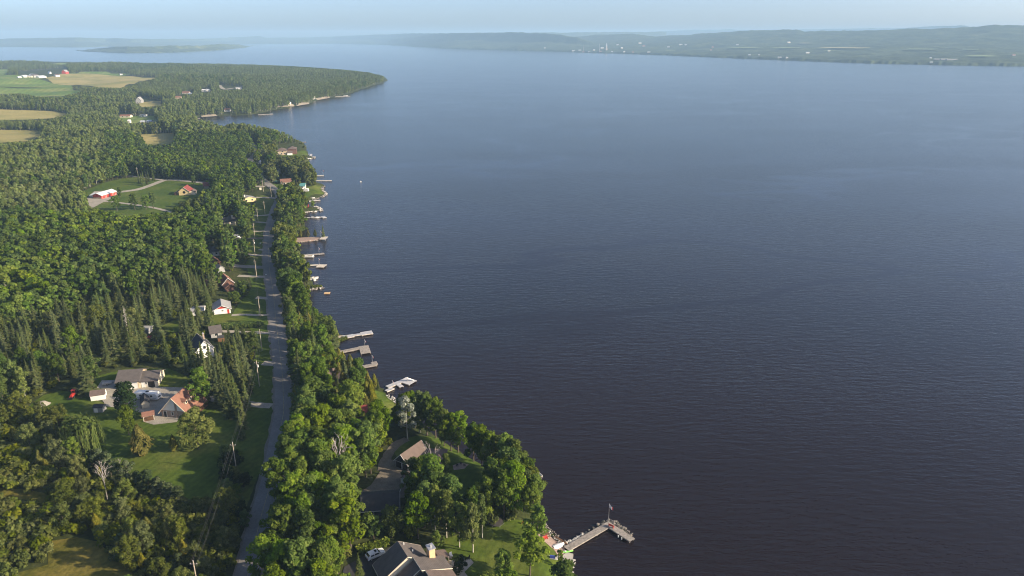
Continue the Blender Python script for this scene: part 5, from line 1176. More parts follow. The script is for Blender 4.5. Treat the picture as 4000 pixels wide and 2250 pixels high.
for k, (u, v, hh) in enumerate([(372,1842,7),(402,1850,8),(436,1862,7.5),(470,1884,7),(508,1898,8),(545,1915,6),(588,1930,7.5),(628,1945,6.5),(668,1962,6),(705,1975,6)]):
    p_ = at(u, v); SPECIAL.append((p_[0], p_[1], 2)); tree('pine', p_[0], p_[1], hh, ('taller' if hh > 7 else 'lower') + ' shaggy pine in the row edging the big shaded lawn', 'pines edging the big lawn')
lone('cedar', 1176, 930, 4.6, 'first rounded cedar on the stone causeway', wide=1.3, z=.8)
lone('cedar', 1205, 930, 4.8, 'second rounded cedar on the stone causeway', wide=1.3, z=.8)
lone('cedar', 1232, 929, 4.8, 'third darker cedar on the stone causeway', wide=1.3, z=.8)
lone('spruce', 1264, 932, 8.0, 'small blue-green spruce on the crib at the causeway end', z=1.2)
lone('bright', 1222, 815, 6.0, 'round green tree on the boulder spit by the red shed', z=1.0, clear=4)
lone('bright', 1170, 805, 10, 'bright yellow-green tree behind the red lakeside shed', clear=4)
lone('silver', 1103, 742, 7, 'silvery round tree in front of the brown bungalow', clear=4, wide=1.3)
for i, (u, v) in enumerate([(545,716),(562,714),(582,710),(600,706),(556,725),(575,720)]):
    lone('spruce', u, v, 11, 'blue-grey spruce in the row on the lane bend' , group='spruces on the lane bend', clear=3)
for u, v, hh, lab in [(470,772,8,'small round tree beside the gravel lane'),(528,822,12,'first park tree on the shed lawn'),(572,820,11,'second park tree on the shed lawn'),(600,814,12,'third park tree on the shed lawn'),(458,824,11,'thin olive tree beside the thin gravel track'),(622,699,4,'clipped round bush where the tracks meet'),(756,724,8,'young poplar beside the upper gravel lane')]:
    lone('deep' if hh > 5 else 'olive', u, v, hh, lab, clear=4)

# ------------------------------------------------------------------ what the photograph shows clear of trees (pixels)
WATER_VIEW = [(2260,2400),(2236,2250),(2230,2200),(2240,2160),(2190,2110),(2140,2065),(2124,2040),(2122,1890),(2112,1866),(2070,1830),(2030,1786),(1988,1731),(1925,1710),(1910,1690),(1863,1675),
  (1812,1665),(1809,1646),(1755,1615),(1700,1590),(1661,1530),(1646,1512),(1600,1502),(1568,1535),(1545,1560),(1512,1535),(1502,1480),(1495,1465),(1460,1450),(1405,1421),(1382,1398),(1330,1370),(1318,1345),(1345,1312),(1325,1285),
  (1320,1260),(1297,1234),(1242,1222),(1203,1160),(1188,1145),(1219,1126),(1222,1090),(1203,1071),(1196,1025),(1172,994),(1149,935),(1188,893),(1190,850),(1180,828),(1215,790),(1227,776),(1242,725),(1227,668),(1196,625),(1205,600),
  (1194,575),(1180,551),(1118,520),(1056,505),(994,489),(916,481),(870,494),(807,472),(760,466),(800,458),(975,452),(1040,442),(1130,424),(1210,406),(1240,393),(1320,380),(1390,358),(1470,333),(1518,316),(1500,297),(1440,283),(1340,272),(1200,262),(1000,252),(700,244),(400,238),(0,231),(-900,225),(-900,0),(6000,0),(6000,2400)]
VIEWS = [p for _, p, _ in FIELDS] + [
  [(345,1660),(420,1620),(560,1650),(640,1650),(740,1640),(870,1660),(890,1800),(850,1900),(760,1950),(640,1910),(520,1870),(400,1810)], [(980,1600),(1060,1590),(1050,1660),(1005,1850),(965,1960),(935,1900),(950,1750)],
  [(380,1470),(450,1450),(620,1440),(745,1500),(770,1580),(760,1640),(560,1660),(470,1590),(420,1580),(350,1580),(350,1520),(370,1515)],
  [(180,1560),(280,1515),(330,1540),(360,1580),(410,1590),(400,1610),(250,1600)],
  [(210,2125),(300,2105),(380,2120),(430,2170),(400,2230),(250,2230)], [(0,1915),(90,1915),(200,1950),(190,1965),(0,1940)],
  [(1740,2150),(1850,2110),(1960,2050),(2060,2045),(2110,2075),(2180,2140),(2200,2200),(2090,2250),(1990,2200),(1960,2250),(1850,2250),(1800,2200)],
  [(1350,2238),(1375,2200),(1440,2172),(1500,2150),(1560,2110),(1620,2112),(1680,2150),(1800,2200),(1830,2250),(1850,2400),(1380,2400),(1390,2240)],
  [(1500,1800),(1545,1760),(1580,1755),(1640,1800),(1600,1850),(1580,1940),(1560,2010),(1420,2010),(1410,1950),(1400,1930),(1455,1895),(1486,1840)],
  [(1540,1745),(1600,1720),(1690,1720),(1740,1735),(1830,1790),(1900,1830),(1830,1860),(1740,1860),(1700,1800),(1640,1790),(1590,1755)], [(1770,1830),(1880,1850),(1870,1900),(1790,1910),(1760,1860)],
  [(1460,1535),(1500,1545),(1545,1572),(1530,1585),(1465,1578)], [(1480,1870),(1500,1850),(1600,1850),(1600,1890),(1560,1900)],
  [(1020,1560),(1058,1550),(1055,1400),(1040,1280),(1036,1180),(1020,1180),(1015,1290),(1035,1420),(1020,1480)],
  [(835,1240),(905,1225),(1010,1240),(1035,1240),(1035,1285),(1000,1270),(840,1262)], [(830,1185),(905,1180),(908,1232),(835,1235)], [(1008,1170),(1050,1160),(1050,1240),(1020,1235)],
  [(985,1045),(1030,1030),(1035,1080),(930,1085),(930,1075),(985,1075)], [(915,1035),(960,1035),(960,1080),(925,1070)], [(985,990),(1030,985),(1030,1030),(1010,1030)], [(1005,890),(1045,860),(1045,930),(1000,930)], [(1020,800),(1065,790),(1060,850),(1035,870),(1020,840)],
  [(335,745),(400,720),(480,700),(560,694),(640,706),(795,712),(790,765),(700,790),(680,828),(600,838),(505,845),(385,822),(350,805)],
  [(770,1345),(840,1335),(850,1400),(760,1410)], [(855,1065),(925,1060),(925,1130),(870,1135)], [(815,960),(858,950),(860,995),(820,1005)], [(832,1012),(862,1012),(862,1040),(832,1040)], [(855,1042),(875,1042),(875,1065),(855,1065)],
  [(555,1300),(600,1300),(600,1330),(555,1330)], [(620,1265),(690,1250),(700,1290),(640,1300)], [(945,750),(1005,750),(1010,790),(950,790)], [(862,845),(930,845),(930,880),(865,880)], [(905,915),(950,915),(945,935),(905,935)],
  [(1000,725),(1060,725),(1080,790),(1040,800),(1010,770)], [(1080,565),(1170,560),(1200,590),(1190,610),(1120,612),(1080,605)], [(1090,690),(1145,690),(1145,715),(1095,715)], [(1190,760),(1262,725),(1272,760),(1230,790)], [(1180,740),(1205,740),(1205,755),(1180,755)],
  [(1078,655),(1105,660),(1105,678),(1080,675)], [(1005,625),(1040,625),(1040,640),(1005,640)], [(790,715),(825,715),(825,740),(790,740)], [(855,335),(915,335),(915,352),(860,352)], [(460,442),(515,442),(515,460),(460,460)], [(540,446),(565,446),(565,458),(540,458)], [(500,468),(590,465),(592,480),(500,482)],
  [(530,380),(560,380),(625,394),(620,405),(530,406)], [(70,280),(265,265),(265,305),(190,300),(70,300)], [(1384,1605),(1430,1600),(1432,1640),(1384,1640)], [(1258,1452),(1296,1452),(1285,1472)],
  [(830,1280),(880,1280),(880,1320),(830,1320)], [(2110,1850),(2050,1860),(2100,1920)], [(710,360),(752,355),(752,368),(712,370)], [(785,350),(825,348),(825,360),(785,360)], [(918,338),(950,338),(950,350),(918,350)], [(683,374),(710,372),(710,386),(683,386)], [(872,426),(900,424),(900,440),(872,440)],
  [(925,2250),(965,2060),(1012,1890),(1045,1890),(1005,2080),(990,2170),(1005,2250)],
  [(470,1800),(480,1840),(560,1870),(640,1900),(560,1830)],
]
VIEWS = [np.array(p, float) for p in VIEWS if len(p) > 2]
VB = [(p[:,0].min(), p[:,0].max(), p[:,1].min(), p[:,1].max()) for p in VIEWS]
GROUND_CLEAR = [[at(u, v) for u, v in p] for _, p, mk in LAWNS] + [[at(u, v) for u, v in p] for _, p, _ in FIELDS] + [[at(u, v) for u, v in p] for _, p, _, _ in GRAVELS]
def seg_dist(x, y, line):
    best = np.full(np.shape(x), 1e18)
    for a, b in zip(line[:-1], line[1:]):
        d = b-a; q = d@d; t = np.clip(((x-a[0])*d[0]+(y-a[1])*d[1])/q, 0, 1); best = np.minimum(best, (x-a[0]-t*d[0])**2+(y-a[1]-t*d[1])**2)
    return np.sqrt(best)
TRACKW = [(line_world(p), wd) for _, p, wd, _ in TRACKS]
def free(x, y, H, rad, vmul=.9, shore=1.5, strict=True):
    """places where a plant of height H may stand"""
    x = np.asarray(x); y = np.asarray(y); d = gsample(GD, x, y); ok = d > shore
    ok &= seg_dist(x, y, ROADW) > 3.7 + rad*np.where(x > np.interp(y, ROADW[:,1], ROADW[:,0]), .30, .55)
    for L, wd in TRACKW: ok &= seg_dist(x, y, L) > wd/2 + rad*.35
    for P in GROUND_CLEAR: ok &= ~in_poly(x, y, P)
    for sx, sy, sr in SPECIAL: ok &= (x-sx)**2+(y-sy)**2 > sr*sr
    z = np.maximum(0, gsample(GZ, x, y))
    for f, off in ((0, 0), (.35, 0), (.65, 0), (vmul, 0), (.5, -.6), (.5, .6), (.8, .35), (.8, -.35)):
        u, v = project(x + off*rad, y, z + H*f)
        ok &= ~in_poly(u, v, WATER_VIEW)
        if strict:
            for P, (a, b, c, e) in zip(VIEWS, VB):
                m = ok & (u > a) & (u < b) & (v > c) & (v < e)
                if m.any(): w = np.where(m)[0]; ok[w[in_poly(u[w], v[w], P)]] = False
    return ok
SPRUCE_ZONE = [(-400,1345),(0,1335),(250,1250),(470,1185),(700,1120),(835,1100),(870,1200),(985,1300),(1010,1560),(950,1680),(760,1560),(640,1460),(370,1470),(330,1560),(150,1550),(0,1520),(-400,1560)]
SCRUB_ZONE = [(-500,1560),(200,1600),(330,1790),(520,1890),(760,1980),(960,2010),(900,2450),(-500,2450)]
GOLD_ZONE = [(-500,1735),(60,1745),(130,1800),(235,1940),(245,2060),(170,2180),(100,2250),(80,2450),(-500,2450)]
def species(u, v, x, y, lake):
    """mixture of kinds by where the plant stands; returns kind and height arrays"""
    n = len(u); r = RS.uniform(0, 1, n); cl = vnoise(x, y, 45, 71); cl2 = vnoise(x, y, 150, 77); cl3 = vnoise(x, y, 260, 79); rr = .55*r + .45*cl
    kind = np.full(n, 'deep', dtype=object); H = RS.uniform(11, 16, n)
    def pick(m, tab):
        cc = np.where(v < 450, .8*cl3+.2*cl2, np.where(v < 900, .6*cl2+.4*cl, cl)); q = np.clip((.62*cc + .38*r)*1.25-.12, 0, .999); acc = 0.0
        for k, w in tab: kind[m & (q >= acc) & (q < acc+w+1e-6)] = k; acc += w
    inl = ~lake
    pick(lake & (v > 1640), [('spruce',.12),('bright',.44),('deep',.26),('olive',.12),('poplar',.06)])
    pick(lake & (v <= 1640) & (v > 1120), [('spruce',.40),('cedar',.14),('deep',.20),('olive',.18),('bright',.08)])
    pick(lake & (v <= 1120) & (v > 520), [('spruce',.06),('deep',.18),('olive',.58),('bright',.18)])
    pick(inl & (v > 880), [('spruce',.05),('poplar',.05),('deep',.62),('bright',.28)])
    pick(inl & (v <= 880) & (v > 600), [('spruce',.16),('poplar',.40),('olive',.18),('deep',.26)])
    pick(inl & (v <= 600) | (v <= 520), [('spruce',.24),('poplar',.42),('olive',.16),('deep',.18)])
    dk = inl & (v < 760) & (v > 560) & (u > 420); pick(dk, [('spruce',.10),('deep',.60),('bright',.20),('poplar',.10)])
    sz = in_poly(u, v, SPRUCE_ZONE); pick(sz, [('deep',.20),('spruce',.56),('olive',.14),('bright',.10)]); kind[sz & (u > 560)] = 'spruce'
    sc = in_poly(u, v, SCRUB_ZONE); pick(sc, [('pine',.22),('cedar',.12),('olive',.34),('deep',.22),('poplar',.10)])
    ro = (~lake) & (u > 800) & (v < 1130) & (v > 700); pick(ro, [('spruce',.22),('deep',.42),('bright',.26),('olive',.10)])
    for k, lo, hi in (('spruce',7.5,16.5),('cedar',6,10),('poplar',11,16),('olive',8,13),('pine',6,10.5),('bright',11,17),('deep',11,16)):
        m = kind == k; H[m] = RS.uniform(lo, hi, m.sum())
    H[sc & (kind != 'shrub')] *= .72
    H[(v < 1100) & (kind == 'bright') & lake] *= .8
    H[(v < 1000)] *= .92
    st = vnoise(x, y, 90, 91)*.6+vnoise(x, y, 35, 93)*.4; fm = v < 900; H[fm] *= (.60+.78*st)[fm]; sp = (kind == 'spruce') & fm; H[sp] *= RS.uniform(.9, 1.45, sp.sum())
    return kind, H
def scatter(y0, y1, step, tmin=-1.0, tmax=.12):
    xs = np.arange(tmin*y1-20, tmax*y1+60, step); ys = np.arange(y0, y1, step*.9); X, Y = np.meshgrid(xs, ys); X[1::2] += step/2
    X = X.ravel()+RS.uniform(-.42,.42,X.size)*step; Y = Y.ravel()+RS.uniform(-.42,.42,Y.size)*step
    m = (X > tmin*Y-10) & (X < tmax*Y+60); X, Y = X[m], Y[m]; m = gsample(GD, X, Y) > 1.0; return X[m], Y[m]
PX, PY, PK, PH = [], [], [], []
for y0, y1, st in ((112, 260, 4.3), (260, 420, 4.3), (420, 700, 4.5), (700, 1100, 5.2), (1100, 1700, 6.4), (1700, 3000, 8.5)):
    X, Y = scatter(y0, y1, st); Z = np.maximum(0, gsample(GZ, X, Y)); u, v = project(X, Y, Z)
    rw = np.interp(Y, ROADW[:,1], ROADW[:,0]); lake = (X > rw) & (Y < 800)
    k, H = species(u, v, X, Y, lake)
    rad = np.where(k == 'spruce', 2.0, np.where(k == 'cedar', 1.4, 3.2))
    ok = free(X, Y, H, rad)
    thin = in_poly(u, v, SCRUB_ZONE) & (RS.uniform(0, 1, len(X)) > .40); ok &= ~thin; gz = in_poly(u, v, GOLD_ZONE); ok &= ~gz
    thin = in_poly(u, v, SPRUCE_ZONE) & (RS.uniform(0, 1, len(X)) > .52); ok &= ~thin
    PX.append(X[ok]); PY.append(Y[ok]); PK.append(k[ok]); PH.append(H[ok])
    # a second try with small trees, for the strips where tall ones would stand in the way of the view
    bad = ~ok & ~gz; X2, Y2 = X[bad], Y[bad]; H2 = RS.uniform(4.5, 7.5, len(X2)); ok2 = free(X2, Y2, H2, np.full(len(X2), 1.8)); ok2 &= RS.uniform(0, 1, len(X2)) < .75
    k2 = k[bad].copy(); k2[k2 == 'pine'] = 'olive'; ok2 &= ~(in_poly(u[bad], v[bad], SPRUCE_ZONE) & (RS.uniform(0, 1, len(X2)) > .25)); ok2 &= ~(in_poly(u[bad], v[bad], SCRUB_ZONE) & (RS.uniform(0, 1, len(X2)) > .35))
    PX.append(X2[ok2]); PY.append(Y2[ok2]); PK.append(k2[ok2]); PH.append(H2[ok2])
# shrubs: scrub land, wood edges, shore
for y0, y1, st in ((112, 300, 2.7), (300, 600, 4.0), (600, 1100, 7.0)):
    X, Y = scatter(y0, y1, st); Z = np.maximum(0, gsample(GZ, X, Y)); u, v = project(X, Y, Z)
    sc = in_poly(u, v, SCRUB_ZONE); gz = in_poly(u, v, GOLD_ZONE); keepit = np.where(sc, RS.uniform(0,1,len(X)) < .85, RS.uniform(0,1,len(X)) < .28)
    H = RS.uniform(1.6, 3.6, len(X)); H[sc] *= 1.15; H[gz] = RS.uniform(2.4, 4.0, gz.sum()); keepit |= gz
    ok = free(X, Y, H, np.full(len(X), 1.2), shore=.8) & keepit
    PX.append(X[ok]); PY.append(Y[ok]); PK.append(np.full(ok.sum(), 'shrub', dtype=object)); PH.append(H[ok])
PX, PY, PK, PH = map(np.concatenate, (PX, PY, PK, PH))
PZ = np.maximum(.02, gsample(GZ, PX, PY)); PU, PV = project(PX, PY, PZ)
inview = (PU > -120) & (PU < 4100) & (PV < 2500)
PLACES = [(1150,2170,'between the road and dark driveway'),(1250,1950,'between the road and the slate-roofed garage'),(1200,1790,'beside the road above the slate-roofed garage'),(1480,1720,'left of the twin-door garage lawn'),
 (1650,1980,'in the clump below the twin-door garage'),(1800,2010,'in the clump between the two lakeside lawns'),(1990,1930,'along the shore near the wooden deck'),(2060,2010,'on the shore behind the picnic patio'),(1960,1790,'on the shore beyond the stone patio'),
 (1780,1690,'on the shore behind the dark lawn'),(1330,1620,'round the red-brown cottage roof'),(1250,1500,'round the grey cottage roof by the road'),(1430,1560,'near the white dock cove'),(1200,1380,'between the road and the L-shaped flag dock'),(1150,1240,'by the road opposite the white red-gabled cottage'),
 (1130,1080,'on the bank above the swimming raft'),(1110,930,'on the bank behind the stone causeway'),(1120,820,'on the bank behind the red lakeside shed'),(1150,690,'round the brown lakeside bungalow'),(1100,600,'round the large brown house on the point'),(1050,540,'on the tip of the near point'),
 (930,1480,'in the spruce row between the road and the red-brown house'),(900,1400,'below the white house with the grey roof'),(750,1330,'round the red car'),(580,1400,'behind the long grey-roofed garage'),(420,1400,'in the stand left of the dead spruce'),(200,1430,'in the stand above the red tractor'),(50,1450,'in the stand at the frame edge'),
 (820,1150,'beside the white red-gabled cottage'),(730,1200,'round the half-hidden white shed'),(640,1170,'at the wood edge above the red pickup'),(540,1230,'above the bare dead spruce'),(700,1400,'between the long garage and the white house'),(660,1330,'right of the red pickup'),(320,1330,'in the middle of the dark conifer stand'),(120,1350,'at the upper end of the conifer stand'),(300,1480,'just above the single broad spruce'),(480,1330,'left of the bare dead spruce'),(560,2180,'between the golden meadow and the power line'),(750,2120,'in the hollow beside the power line'),(1050,2230,'at the foot of the bottom road bend'),(1290,2140,'left of the dark driveway hedge'),(1200,2080,'round the pale bare dead tree'),(1330,1880,'round the grey leafless roadside tree'),(20,2130,'in the gold scrub left of the golden meadow'),(180,2010,'in the gold scrub below the rough clearing'),(880,1000,'among the roadside houses'),(900,860,'round the dark-roofed house with parasol'),(760,900,'in the wood below the yellow barn'),(600,1000,'in the broad green wood left of the road'),(400,1080,'in the broad green wood above the spruces'),(150,1100,'in the wood near the bare grey trees'),(150,850,'in the wood left of the red long shed'),
 (700,1900,'along the lower edge of the big lawn'),(850,2050,'under the power line by the road'),(600,2080,'in the thicket below the big lawn'),(350,2020,'in the scrub above the golden meadow'),(100,2050,'in the gold scrub at the frame edge'),(60,1800,'in the scrub below the willow'),(200,1700,'left of the willow'),(650,2230,'in the scrub beside the front power pole'),(450,2180,'beside the golden meadow'),(90,2220,'below the golden scrub corner')]
PLW = np.array([at(u, v) for u, v, _ in PLACES])
things = np.zeros(len(PX), bool); fam = {'bright':'b','deep':'b','olive':'b','poplar':'p','spruce':'s','cedar':'c','pine':'c','shrub':'h'}
for f, cap in (('b',300),('p',60),('s',300),('c',150),('h',260)):
    w = np.where(np.array([fam[k] == f for k in PK]) & inview)[0]; R_ = np.hypot(PX[w], PY[w]); things[w[np.argsort(R_)[:cap]]] = True
GRP = {'bright':'broadleaf trees','deep':'broadleaf trees','olive':'broadleaf trees','poplar':'poplars','spruce':'spruces','cedar':'cedars','pine':'pines','shrub':'shrubs'}
for i in np.where(things)[0]:
    k = PK[i]; j = int(np.argmin((PLW[:,0]-PX[i])**2+(PLW[:,1]-PY[i])**2)); ph = PLACES[j][2]
    lo, hi = {'shrub':(2.2,3.2),'cedar':(7,8.8),'pine':(5.5,6.8),'spruce':(12.2,15),'olive':(8,10.5)}.get(k, (11.5,14.5))
    size = 'low' if PH[i] < lo else ('tall' if PH[i] > hi else 'medium')
    tree(k, PX[i], PY[i], PH[i], f'{size} {KIND_WORDS[k][1]} {ph}', f'{GRP[k]} {ph}', z=PZ[i])
# the rest of each kind: one massed object
def gn_scatter(name, label, sel, meshes, heights, pid):
    pcol = bpy.data.collections.new('kinds_'+name)
    for q, me in enumerate(meshes): pcol.objects.link(bpy.data.objects.new('%s_%02d' % (name, q), me))
    pts = np.stack([PX[sel], PY[sel], PZ[sel]], -1); me = bpy.data.meshes.new(name); me.from_pydata(pts.tolist(), [], [])
    n = len(pts); s = PH[sel]/np.array(heights)[pid]
    sc = np.stack([s*RS.uniform(.9,1.15,n), s*RS.uniform(.9,1.15,n), s], -1).astype(np.float32); ro = np.zeros((n,3), np.float32); ro[:,2] = RS.uniform(0,6.28,n)
    me.attributes.new('scl','FLOAT_VECTOR','POINT').data.foreach_set('vector', sc.ravel())
    me.attributes.new('rot','FLOAT_VECTOR','POINT').data.foreach_set('vector', ro.ravel())
    me.attributes.new('pid','INT','POINT').data.foreach_set('value', pid.astype(np.int32))
    o = link_mesh(name, me); tag(o, label, kind='stuff')
    ng = bpy.data.node_groups.new('scatter_'+name, 'GeometryNodeTree'); ng.interface.new_socket('Geometry', in_out='INPUT', socket_type='NodeSocketGeometry'); ng.interface.new_socket('Geometry', in_out='OUTPUT', socket_type='NodeSocketGeometry')
    N, L = ng.nodes, ng.links; gi = N.new('NodeGroupInput'); go = N.new('NodeGroupOutput'); ip = N.new('GeometryNodeInstanceOnPoints'); ci = N.new('GeometryNodeCollectionInfo')
    ci.inputs['Collection'].default_value = pcol; ci.inputs['Separate Children'].default_value = True; ci.inputs['Reset Children'].default_value = True
    def na(nm, ty): q = N.new('GeometryNodeInputNamedAttribute'); q.data_type = ty; q.inputs['Name'].default_value = nm; return q.outputs['Attribute']
    e2r = N.new('FunctionNodeEulerToRotation'); L.new(na('rot','FLOAT_VECTOR'), e2r.inputs[0]); L.new(e2r.outputs[0], ip.inputs['Rotation'])
    L.new(na('scl','FLOAT_VECTOR'), ip.inputs['Scale']); L.new(na('pid','INT'), ip.inputs['Instance Index']); ip.inputs['Pick Instance'].default_value = True
    L.new(gi.outputs[0], ip.inputs['Points']); L.new(ci.outputs[0], ip.inputs['Instance']); L.new(ip.outputs[0], go.inputs[0])
    md = o.modifiers.new('scatter', 'NODES'); md.node_group = ng; return o
def massed(name, label, kinds):
    sel = np.where(~things & np.isin(PK.astype(str), kinds))[0]; meshes, hs, base = [], [], {}
    for k in kinds:
        src = FAR.get(k) or FAR['spruce']; base[k] = (len(meshes), len(src)); meshes += [m for m, _ in src]; hs += [h for _, h in src]
    pid = np.array([base[PK[i]][0] + RS.randint(base[PK[i]][1]) for i in sel]); gn_scatter(name, label, sel, meshes, hs, pid)
massed('broadleaf_forest', 'massed broadleaf woods stretching away to the far point', ['bright','deep','olive','poplar'])
massed('conifer_forest', 'massed dark conifers mixed into the far woods', ['spruce','cedar','pine'])
massed('undergrowth', 'massed low bushes at the feet of the woods', ['shrub'])
print('plants', len(PX), 'things', things.sum())
# ------------------------------------------------------------------ power line along the road
POLES = [(782,2345,10.5),(926,1850,10),(1014,1510,10),(1024,1370,9),(1017,1236,9.5),(1003,1083,9.5),(997,998,9.5),(996,929,9.5),(1009,870,9.5),(1036,841,10),(1061,774,9.5),(1029,748,9.5),(998,704,9),(1065,710,9),(1035,599,11),(979,590,10),(963,568,10),(541,700,10)]
WHERE = ['at the very bottom edge among the scrub','in the bushes beside the big shaded lawn','left of the road by the low driveway','beside the hedge-side drive','at the pale drive stub','by the brown-roofed house drive','with a transformer by the deep green tree','beside the drive to the white van','at the narrow lawn drives','on the roadside lawn below the bend','at the drive to the cream house','at the gravel lane junction','at the wood edge above the junction','across the road by the bungalow drive','by the drive of the large brown house','at the wood edge near the far bend','where the road enters the far trees','at the upper gravel track']
PP = []
for k, (u, v, H) in enumerate(POLES):
    p = at(u, v); z = hz(*p); r = empty('utility_pole', (p[0],p[1],z), 0, 'wooden power pole ' + WHERE[k], 'pole', 'power poles along the road')
    q = MB(); q.tube((0,0,-1),(0,0,H), .17, .11, 8); q.build('post', M['pole_wood'], r)
    q = MB(); q.box(-.8,.8,-.05,.05,H-.86,H-.74); q.build('crossarm', M['timber'], r)
    for x in (-.7,0,.7): q = MB(); zz = H-.74 if x else H; q.tube((x,0,zz),(x,0,zz+.2), .04, .03, 6); q.build('insulator', M['white'], r)
    if k in (2, 6): q = MB(); q.tube((.32,0,H-2.4),(.32,0,H-1.5), .24, .24, 10); q.build('transformer', M['white'], r)
    PP.append((p[0], p[1], z+H)); SPECIAL.append((p[0], p[1], 2))
SPANS = [(0,1),(1,2),(2,3),(3,4),(4,5),(5,6),(6,7),(7,8),(8,9),(9,10),(10,11),(11,12)]
for a, b in SPANS:
    A, B = Vector(PP[a]), Vector(PP[b]); r = empty('power_line', ((A.x+B.x)/2,(A.y+B.y)/2,0), 0, f'sagging power wires between the pole {WHERE[a]} and the next'[:0] + f'thin sagging wires running on from the pole {WHERE[a]}', 'wire', 'power wires along the road')
    o = Vector(((A.x+B.x)/2,(A.y+B.y)/2,0)); sg = (B-A).length*.02
    for x, dz in ((-.7,-.54),(0,.2),(.7,-.54),(0,-2.6)):
        q = MB(); P = []
        for i in range(11): t = i/10; c = A.lerp(B, t)-o; P.append(Vector((c.x+x, c.y, c.z+dz-sg*4*t*(1-t))))
        for i in range(10): q.tube(P[i], P[i+1], .017, .017, 3)
        q.build('wire', M['wire'], r)
# ------------------------------------------------------------------ vehicles
def wheel(r, x, y, R, W):
    q = MB(); q.tube((x,y-W/2,R),(x,y+W/2,R), R, R, 14); o = q.build('wheel', M['tyre'], r)
    s = 1 if y > 0 else -1; q = MB(); q.tube((x,y+s*W/2,R),(x,y+s*(W/2+.02),R), R*.6, R*.55, 12); q.build('rim', M['metal'], o)
def car(label, u, v, ang, mat, L=4.6, W=1.85, H=1.65, kind='suv', name='car', z=None):
    p = at(u, v); r = empty(name, (p[0],p[1],hz(*p)+.16), ang, label, 'car')
    # side profile of (x, z), lofted across with tumblehome
    if kind == 'pickup': prof = [(-L/2,.45),(-L/2,1.05),(-.1*L,1.05),(-.08*L,H),(.14*L,H),(.24*L,1.08),(L/2-.15,.95),(L/2,.45)]
    else: prof = [(-L/2,.45),(-L/2+.05,1.0),(-L*.44,1.12),(-L*.36,H-.05),(-L*.28,H),(.10*L,H),(.25*L,1.1),(L/2-.35,.98),(L/2,.75),(L/2,.4)]
    V, Fs, n = [], [], len(prof); 
    for y, k in ((-W/2,0),(-W/2*.97,0),(W/2*.97,0),(W/2,0)):
        for x, zz in prof: t = max(0,(zz-1.05)/(H-1.05)); V.append((x, y*(1-.17*t), zz))
    m = MB(); body = []
    for j in range(3):
        for i in range(n): a, b = j*n+i, j*n+(i+1)%n; Fs.append((a,b,b+n,a+n))
    m.add(V, Fs+[tuple(range(n-1,-1,-1)), tuple(range(3*n,4*n))]); m.build('body', M[mat], r)
    def yy(zz, e=.004): t = max(0,(zz-1.05)/(H-1.05)); return W/2*(1-.17*t)+e
    za, zb = 1.12, H-.14
    for s in (-1,1):
        x0, x1 = (-.06*L, .12*L) if kind == 'pickup' else (-L*.34, .10*L)
        q = MB(); xs = np.linspace(x0, x1, 3 if kind != 'pickup' else 2)
        for i in range(len(xs)-1):
            a, b = xs[i]+.05, xs[i+1]-.05; sl = .30 if i == len(xs)-2 else 0
            q.add([(a,s*yy(za),za),(b+sl,s*yy(za),za),(b,s*yy(zb),zb),(a+.05,s*yy(zb),zb)], [(0,1,2,3) if s < 0 else (3,2,1,0)])
        q.build('side_windows', M['glass'], r)
    e = .012
    def pane(nm, xa, z0, xb, z1):
        nx = (z1-z0); nz = -(xb-xa); l = math.hypot(nx, nz); sx = 1 if nm == 'windscreen' else -1; nx, nz = abs(nx)/l*sx*e, abs(nz)/l*e
        q = MB(); q.add([(xa+nx,-yy(z0)*.9,z0+nz),(xa+nx,yy(z0)*.9,z0+nz),(xb+nx,yy(z1)*.92,z1+nz),(xb+nx,-yy(z1)*.92,z1+nz)], [(0,1,2,3)]); q.build(nm, M['glass'], r)
    if kind == 'pickup': pane('windscreen', .235*L, 1.12, .15*L, H-.05)
    else:
        pane('windscreen', .24*L, 1.14, .11*L, H-.05); pane('rear_window', -L*.435, 1.16, -L*.365, H-.09)
        q = MB(); q.box(-.05*L,.07*L,-.4,.4,H+.004,H+.012); q.build('sunroof', M['glass'], r)
        for s in (-1,1): q = MB(); q.box(-L*.28,.08*L,s*W*.36-.03,s*W*.36+.03,H+.01,H+.07); q.build('roof_rail', M['metal'], r)
    for s in (-1,1):
        q = MB(); q.box(L/2-.06,L/2+.012,s*W*.38-.2,s*W*.38+.2,.66,.80); q.build('headlight', M['metal'], r)
        q = MB(); q.box(-L/2-.015,-L/2+.05,s*W*.41-.12,s*W*.41+.12,.75,1.0); q.build('tail_light', M['red_paint'], r)
        for x in (-L*.30, L*.31): wheel(r, x, s*(W/2-.10), .34, .22)
    q = MB(); q.box(-L/2-.03,-L/2+.02,-W*.45,W*.45,.4,.62); q.box(L/2-.02,L/2+.03,-W*.45,W*.45,.38,.6); q.build('bumper', M['black'], r); SPECIAL.append((p[0],p[1],3)); return r
car('white estate car on the dark driveway beside the multi-gabled house', 1467, 2176, .62, 'car_white')
car('bright red pickup truck parked among the spruces', 566, 1326, .15, 'red_paint', 5.2, 1.9, 1.8, 'pickup', 'pickup_truck')
car('white van parked among the roadside houses', 926, 932, -.1, 'car_white', 5.2, 2.0, 2.1, name='van')
car('red car on the lawn of the large brown house', 1144, 598, 0, 'red_paint', 5.0, 1.9, 1.7)
car('dark blue car beside the lakeside bungalow', 1079, 712, .3, 'teal', 4.6, 1.85, 1.6)
car('silver car in the drive by the white cottage woods', 880, 868, .1, 'car_white', 4.6, 1.85, 1.6)
